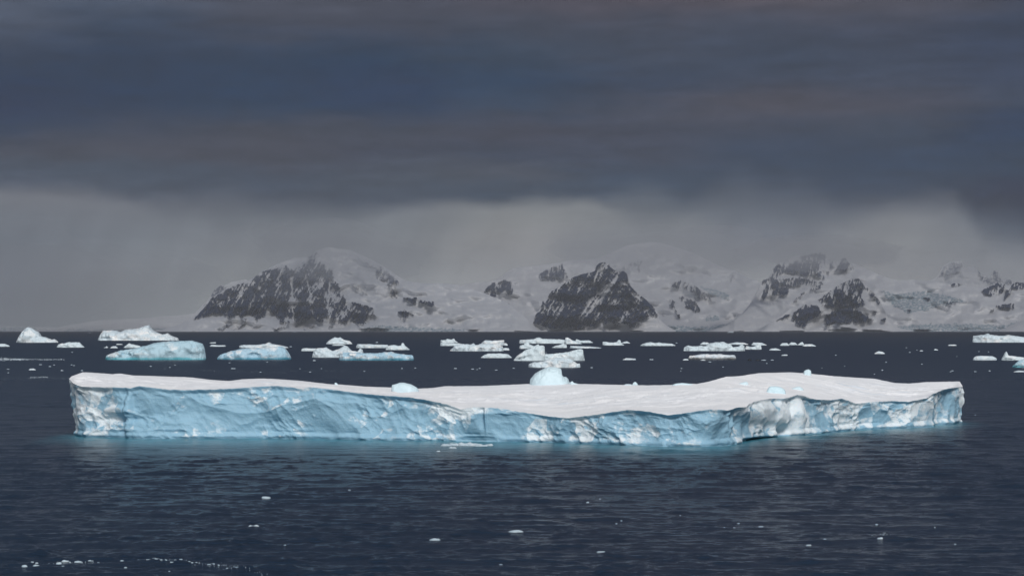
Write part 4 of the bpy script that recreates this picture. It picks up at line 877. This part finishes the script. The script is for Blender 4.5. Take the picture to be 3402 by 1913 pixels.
mountain('mountain', M3([(930,915),(1000,880),(1060,835),(1080,770),(1130,700),(1155,625),(1175,650),(1200,600),(1225,545),(1330,485),(1400,430),(1450,400),(1540,370),(1620,355),(1650,340),(1660,300),(1690,270),(1735,258),(1780,270),(1800,310),(1830,330),(1870,352),(1920,345),(1955,370),(1970,440),(2000,500),(2060,560),(2130,610),(2200,680),(2245,740),(2260,800),(2330,860),(2420,912)]), 20300, 1700,
  rocks=[M3([(1055,838),(1080,770),(1130,700),(1155,620),(1175,650),(1200,600),(1225,540),(1330,480),(1400,425),(1450,395),(1540,365),(1620,350),(1650,335),(1660,295),(1690,265),(1735,250),(1785,262),(1805,305),(1835,325),(1870,345),(1920,340),(1960,365),(1975,440),(2005,495),(2065,555),(2135,605),(2205,675),(2250,740),(2240,785),(2200,765),(2150,720),(2160,780),(2120,800),(2090,830),(2060,868),(1990,874),(1950,850),(1900,830),(1860,870),(1800,820),(1760,850),(1700,820),(1640,872),(1560,870),(1520,892),(1460,900),(1400,882),(1300,885),(1220,885),(1130,862)])],
  streaks=[tuple(M3([(1700,300)])[0]) + tuple(M3([(1600,520)])[0]) + (4,), tuple(M3([(1860,400)])[0]) + tuple(M3([(1700,620)])[0]) + (5,), tuple(M3([(1700,620)])[0]) + tuple(M3([(1430,900)])[0]) + (5,), tuple(M3([(1800,640)])[0]) + tuple(M3([(1560,880)])[0]) + (4,), tuple(M3([(1960,580)])[0]) + tuple(M3([(1950,800)])[0]) + (3,), tuple(M3([(2000,540)])[0]) + tuple(M3([(2090,620)])[0]) + (7,), tuple(M3([(1560,420)])[0]) + tuple(M3([(1400,700)])[0]) + (3,), tuple(M3([(1300,520)])[0]) + tuple(M3([(1200,760)])[0]) + (3,), tuple(M3([(1690,450)])[0]) + tuple(M3([(1660,600)])[0]) + (3.5,), tuple(M3([(1740,740)])[0]) + tuple(M3([(1800,850)])[0]) + (4,)],
  seed=25, lean=.75, gully=.66, jag=1.0)
mountain('mountain', M4([(330,692),(480,640),(600,540),(670,430),(704,345),(720,322),(770,308),(780,250),(830,205),(890,180),(950,145),(1010,150),(1080,130),(1150,125),(1190,180),(1220,185),(1250,190),(1280,170),(1305,165),(1340,200),(1360,200),(1450,240),(1550,285),(1620,310),(1700,325),(1800,318),(1900,330),(2050,350),(2090,340),(2150,362),(2280,375),(2320,368),(2390,340),(2440,352),(2480,360),(2520,335),(2600,345),(2700,400),(2900,500)]), 21500, 3200,
  rocks=[(M4([(770,310),(780,250),(830,205),(890,180),(930,205),(1000,148),(1150,120),(1198,180),(1110,250),(1060,288),(960,285),(880,270),(830,292),(800,320),(880,310),(960,302),(1080,320),(1080,352),(900,372),(900,420),(840,438),(760,420),(720,472),(706,440),(730,370),(760,330)]), .92),
         M4([(1228,255),(1280,168),(1305,160),(1342,200),(1300,262)]), M4([(1058,392),(1080,330),(1150,340),(1100,405)]), (M4([(1066,262),(1185,262),(1160,312),(1080,302)]), .8), (M4([(700,330),(760,308),(770,330),(720,345)]), .9),(M4([(1190,185),(1225,182),(1220,240),(1195,240)]), .7), (M4([(1300,280),(1360,205),(1350,260)]), .5),
         (M4([(2270,402),(2320,370),(2390,338),(2442,350),(2430,402),(2380,432),(2330,430)]), .95), (M4([(2428,470),(2450,400),(2520,335),(2640,345),(2560,380),(2500,395)]), .9), M4([(2330,548),(2390,500),(2502,486),(2508,520),(2420,524)]), M4([(2048,352),(2090,338),(2145,360),(2060,368)]), (M4([(920,495),(960,440),(1020,405),(980,455)]), .6), M4([(1850,450),(1910,452),(1890,466)]), M4([(2010,475),(2100,482),(2040,495)]), M4([(1735,530),(1780,545),(1745,548)])],
  ices=[M4([(1560,400),(1700,420),(1850,400),(2000,420),(2180,475),(2000,500),(1900,530),(1760,560),(1640,500)]), M4([(1640,692),(1680,655),(1800,640),(2050,632),(2440,645),(2600,600),(2700,692)])],
  seed=35, lean=.2, gully=.65)
mountain('mountain', M4([(700,688),(760,632),(830,590),(900,540),(980,500),(1100,465),(1180,410),(1270,350),(1350,315),(1400,312),(1450,360),(1510,410),(1560,490),(1590,555),(1625,620),(1700,668),(1800,690)]) , 20600, 1500,
  rocks=[M4([(915,585),(940,550),(1010,500),(1110,500),(1132,570),(1060,600),(1000,665),(955,630)]), M4([(1108,468),(1180,408),(1270,346),(1350,308),(1405,306),(1442,370),(1422,430),(1442,492),(1380,522),(1290,505),(1210,515),(1130,492)]), M4([(1158,640),(1165,570),(1250,530),(1360,512),(1442,570),(1505,600),(1470,618),(1390,622),(1320,628),(1220,618),(1175,645)]), (M4([(1440,370),(1500,405),(1560,488),(1545,500),(1480,430)]), .8), (M4([(810,608),(880,570),(910,570),(860,600)]), .9), M4([(1500,545),(1525,545),(1520,570)]), M4([(1550,595),(1590,598),(1585,612),(1560,612)])],
  seed=45, lean=.3, gully=.5)
# the range goes on past both edges of the picture
mountain('mountain', [(3330,1101),(3420,1060),(3520,1000),(3640,930),(3760,900),(3900,950),(4050,880),(4200,860),(4380,930),(4560,970),(4750,940),(4950,1000),(5200,1101)], 21000, 3000,
  rocks=[[(3560,1010),(3640,940),(3760,905),(3800,980),(3700,1060),(3600,1070)], [(4000,960),(4100,880),(4220,870),(4260,960),(4150,1050),(4040,1040)], [(4650,1040),(4760,950),(4860,1010),(4760,1080)]], seed=71, lean=.3, gully=.6, step=4)
mountain('mountain', [(-2600,1101),(-2300,1020),(-1900,960),(-1500,1000),(-1100,980),(-700,1050),(-300,1075),(-120,1098)], 30000, 3000, seed=75, lean=.3, step=5, rocks=[[(-2000,1040),(-1900,965),(-1780,1000),(-1850,1060)]])
# far glaciers and spires fading into the air
mountain('mountain', M1([(-500,880),(0,870),(200,868),(350,875),(550,880),(700,850),(900,815),(1100,800),(1300,798),(1500,775),(1700,765),(1850,745),(1990,600),(2040,520),(2095,478),(2130,480),(2200,450),(2330,420),(2500,500),(2700,800)]), 33000, 3000,
  rocks=[(M1([(1890,650),(1920,570),(2000,540),(2090,485),(2150,500),(2050,580),(1990,600),(1940,670)]), .8), (M1([(1280,760),(1360,715),(1390,720),(1330,765)]), .3)],
  ices=[M1([(-500,930),(-400,880),(200,872),(350,885),(250,930)]), M1([(350,930),(450,905),(700,892),(850,900),(1000,930)])], seed=55, lean=.5, jag=.6, step=2.6)
mountain('glacier', M1([(-600,915),(-100,905),(0,898),(120,895),(330,905),(500,898),(700,885),(900,862),(1100,838),(1350,835),(1500,855),(1700,880),(1850,900),(2000,912)]), 24000, 1500,
  ices=[M1([(-600,930),(-560,900),(150,885),(300,930)]), M1([(600,930),(650,892),(820,900),(1300,900),(1450,885),(1620,890),(1700,930)])], seed=57, lean=.2, jag=.6, relief=.5, step=2.6)
mountain('mountain', M4([(1500,500),(1700,330),(1800,322),(1900,326),(1940,310),(1965,285),(2000,220),(2050,190),(2130,185),(2150,232),(2180,225),(2230,232),(2280,290),(2340,300),(2358,262),(2375,252),(2395,262),(2412,320),(2440,320),(2460,308),(2490,322),(2500,345),(2640,340),(2900,450)]), 31000, 2500,
  rocks=[(M4([(1970,300),(2010,225),(2060,200),(2140,200),(2120,260),(2040,290)]), .55), (M4([(2240,240),(2290,300),(2340,300),(2360,255),(2400,262),(2412,322),(2490,320),(2490,350),(2300,370)]), .6)], seed=65, lean=.4, jag=1.2)

# ------------------------------------------------------------------ air
def make_haze():
    x, y0, y1, z0, z1 = 25500.0, -3500.0, 42500.0, -12.0, 1150.0
    V = np.array([(-x, y0, z0), (x, y0, z0), (x, y1, z0), (-x, y1, z0), (-x, y0, z1), (x, y0, z1), (x, y1, z1), (-x, y1, z1)])
    Q = np.array([(3, 2, 1, 0), (4, 5, 6, 7), (0, 1, 5, 4), (1, 2, 6, 5), (2, 3, 7, 6), (3, 0, 4, 7)])
    me = mesh_from('haze', V, Q, False)
    k = NT('haze_air'); v = k.n('VolumePrincipled'); v.inputs['Color'].default_value = rgb(.90, .93, .98)
    v.inputs['Density'].default_value = HAZE; v.inputs['Anisotropy'].default_value = 0.0
    k.l(v.outputs[0], k.out.inputs['Volume'])
    link('haze', me, k.m, kind='stuff')
HAZE = 1.8e-5
make_haze()

# low cloud hanging on the summits and filling the far left: thin volumes, wholly inside the air
def mist(name, label, blobs):
    for i, (sx, sy, Y, wx, wz, wy, dens) in enumerate(blobs):
        X, _, Z = atY(sx, sy, Y); rx, rz, ry = wx / FPX * Y / 2, wz / FPX * Y / 2, wy / 2
        th = np.linspace(0, np.pi, 25)[:, None]; ph = np.linspace(0, 2 * np.pi, 49)[None, :-1]
        ux, uy, uz = np.sin(th) * np.cos(ph), np.sin(th) * np.sin(ph), np.cos(th) * np.ones_like(ph)
        r = 1 + .30 * n3(ux * 1.6 + i * 7, uy * 1.6, uz * 1.6, 80 + i) + .14 * n3(ux * 4 + i, uy * 4, uz * 4, 90 + i)
        V = np.stack([ux * rx * r, uy * ry * r, uz * rz * r], -1); nr, nc, _ = V.shape
        V = V.reshape(-1, 3); V[:, 2] = np.maximum(V[:, 2], -float(Z) - 8); V[:, 2] = np.minimum(V[:, 2], 1140 - float(Z))
        idx = np.arange(nr * nc).reshape(nr, nc); nx_ = np.roll(idx, -1, 1)
        me = mesh_from(name, V, np.stack([idx[:-1], idx[1:], nx_[1:], nx_[:-1]], -1).reshape(-1, 4))
        k = NT(name); v = k.n('VolumePrincipled'); v.inputs['Color'].default_value = rgb(.98, .985, .99); v.inputs['Density'].default_value = dens * 1.5
        v.inputs['Anisotropy'].default_value = 0.0
        k.l(v.outputs[0], k.out.inputs['Volume'])
        link(name, me, k.m, label=label[i] if i < len(label) else label[-1], cat='mist', kind='stuff', loc=(float(X), Y, float(Z)))
mist('mist', ['pale mist veiling the rounded summit of the left mountain', 'thin mist on the left shoulder of the left mountain', 'mist over the snow dome at the centre', 'wide thin mist above the snow dome', 'mist on the dark right summit', 'thin mist along the right summit ridge', 'grey mist filling the far left', 'deeper grey mist at the far left edge', 'mist round the far right spires'], [
 (1120, 845, 20300, 560, 190, 3000, 1.6e-4), (1020, 880, 19800, 900, 260, 2600, 6e-5),
 (2170, 835, 22500, 700, 170, 3600, 1.6e-4), (2120, 880, 22300, 1100, 300, 3000, 6e-5),
 (2700, 845, 21500, 480, 110, 3000, 2.4e-4), (2760, 880, 21300, 700, 180, 2600, 6e-5),
 (250, 960, 22000, 1000, 340, 7000, 7e-5), (60, 950, 20000, 700, 420, 5000, 6e-5), (3180, 900, 26500, 600, 200, 4000, 8e-5)])
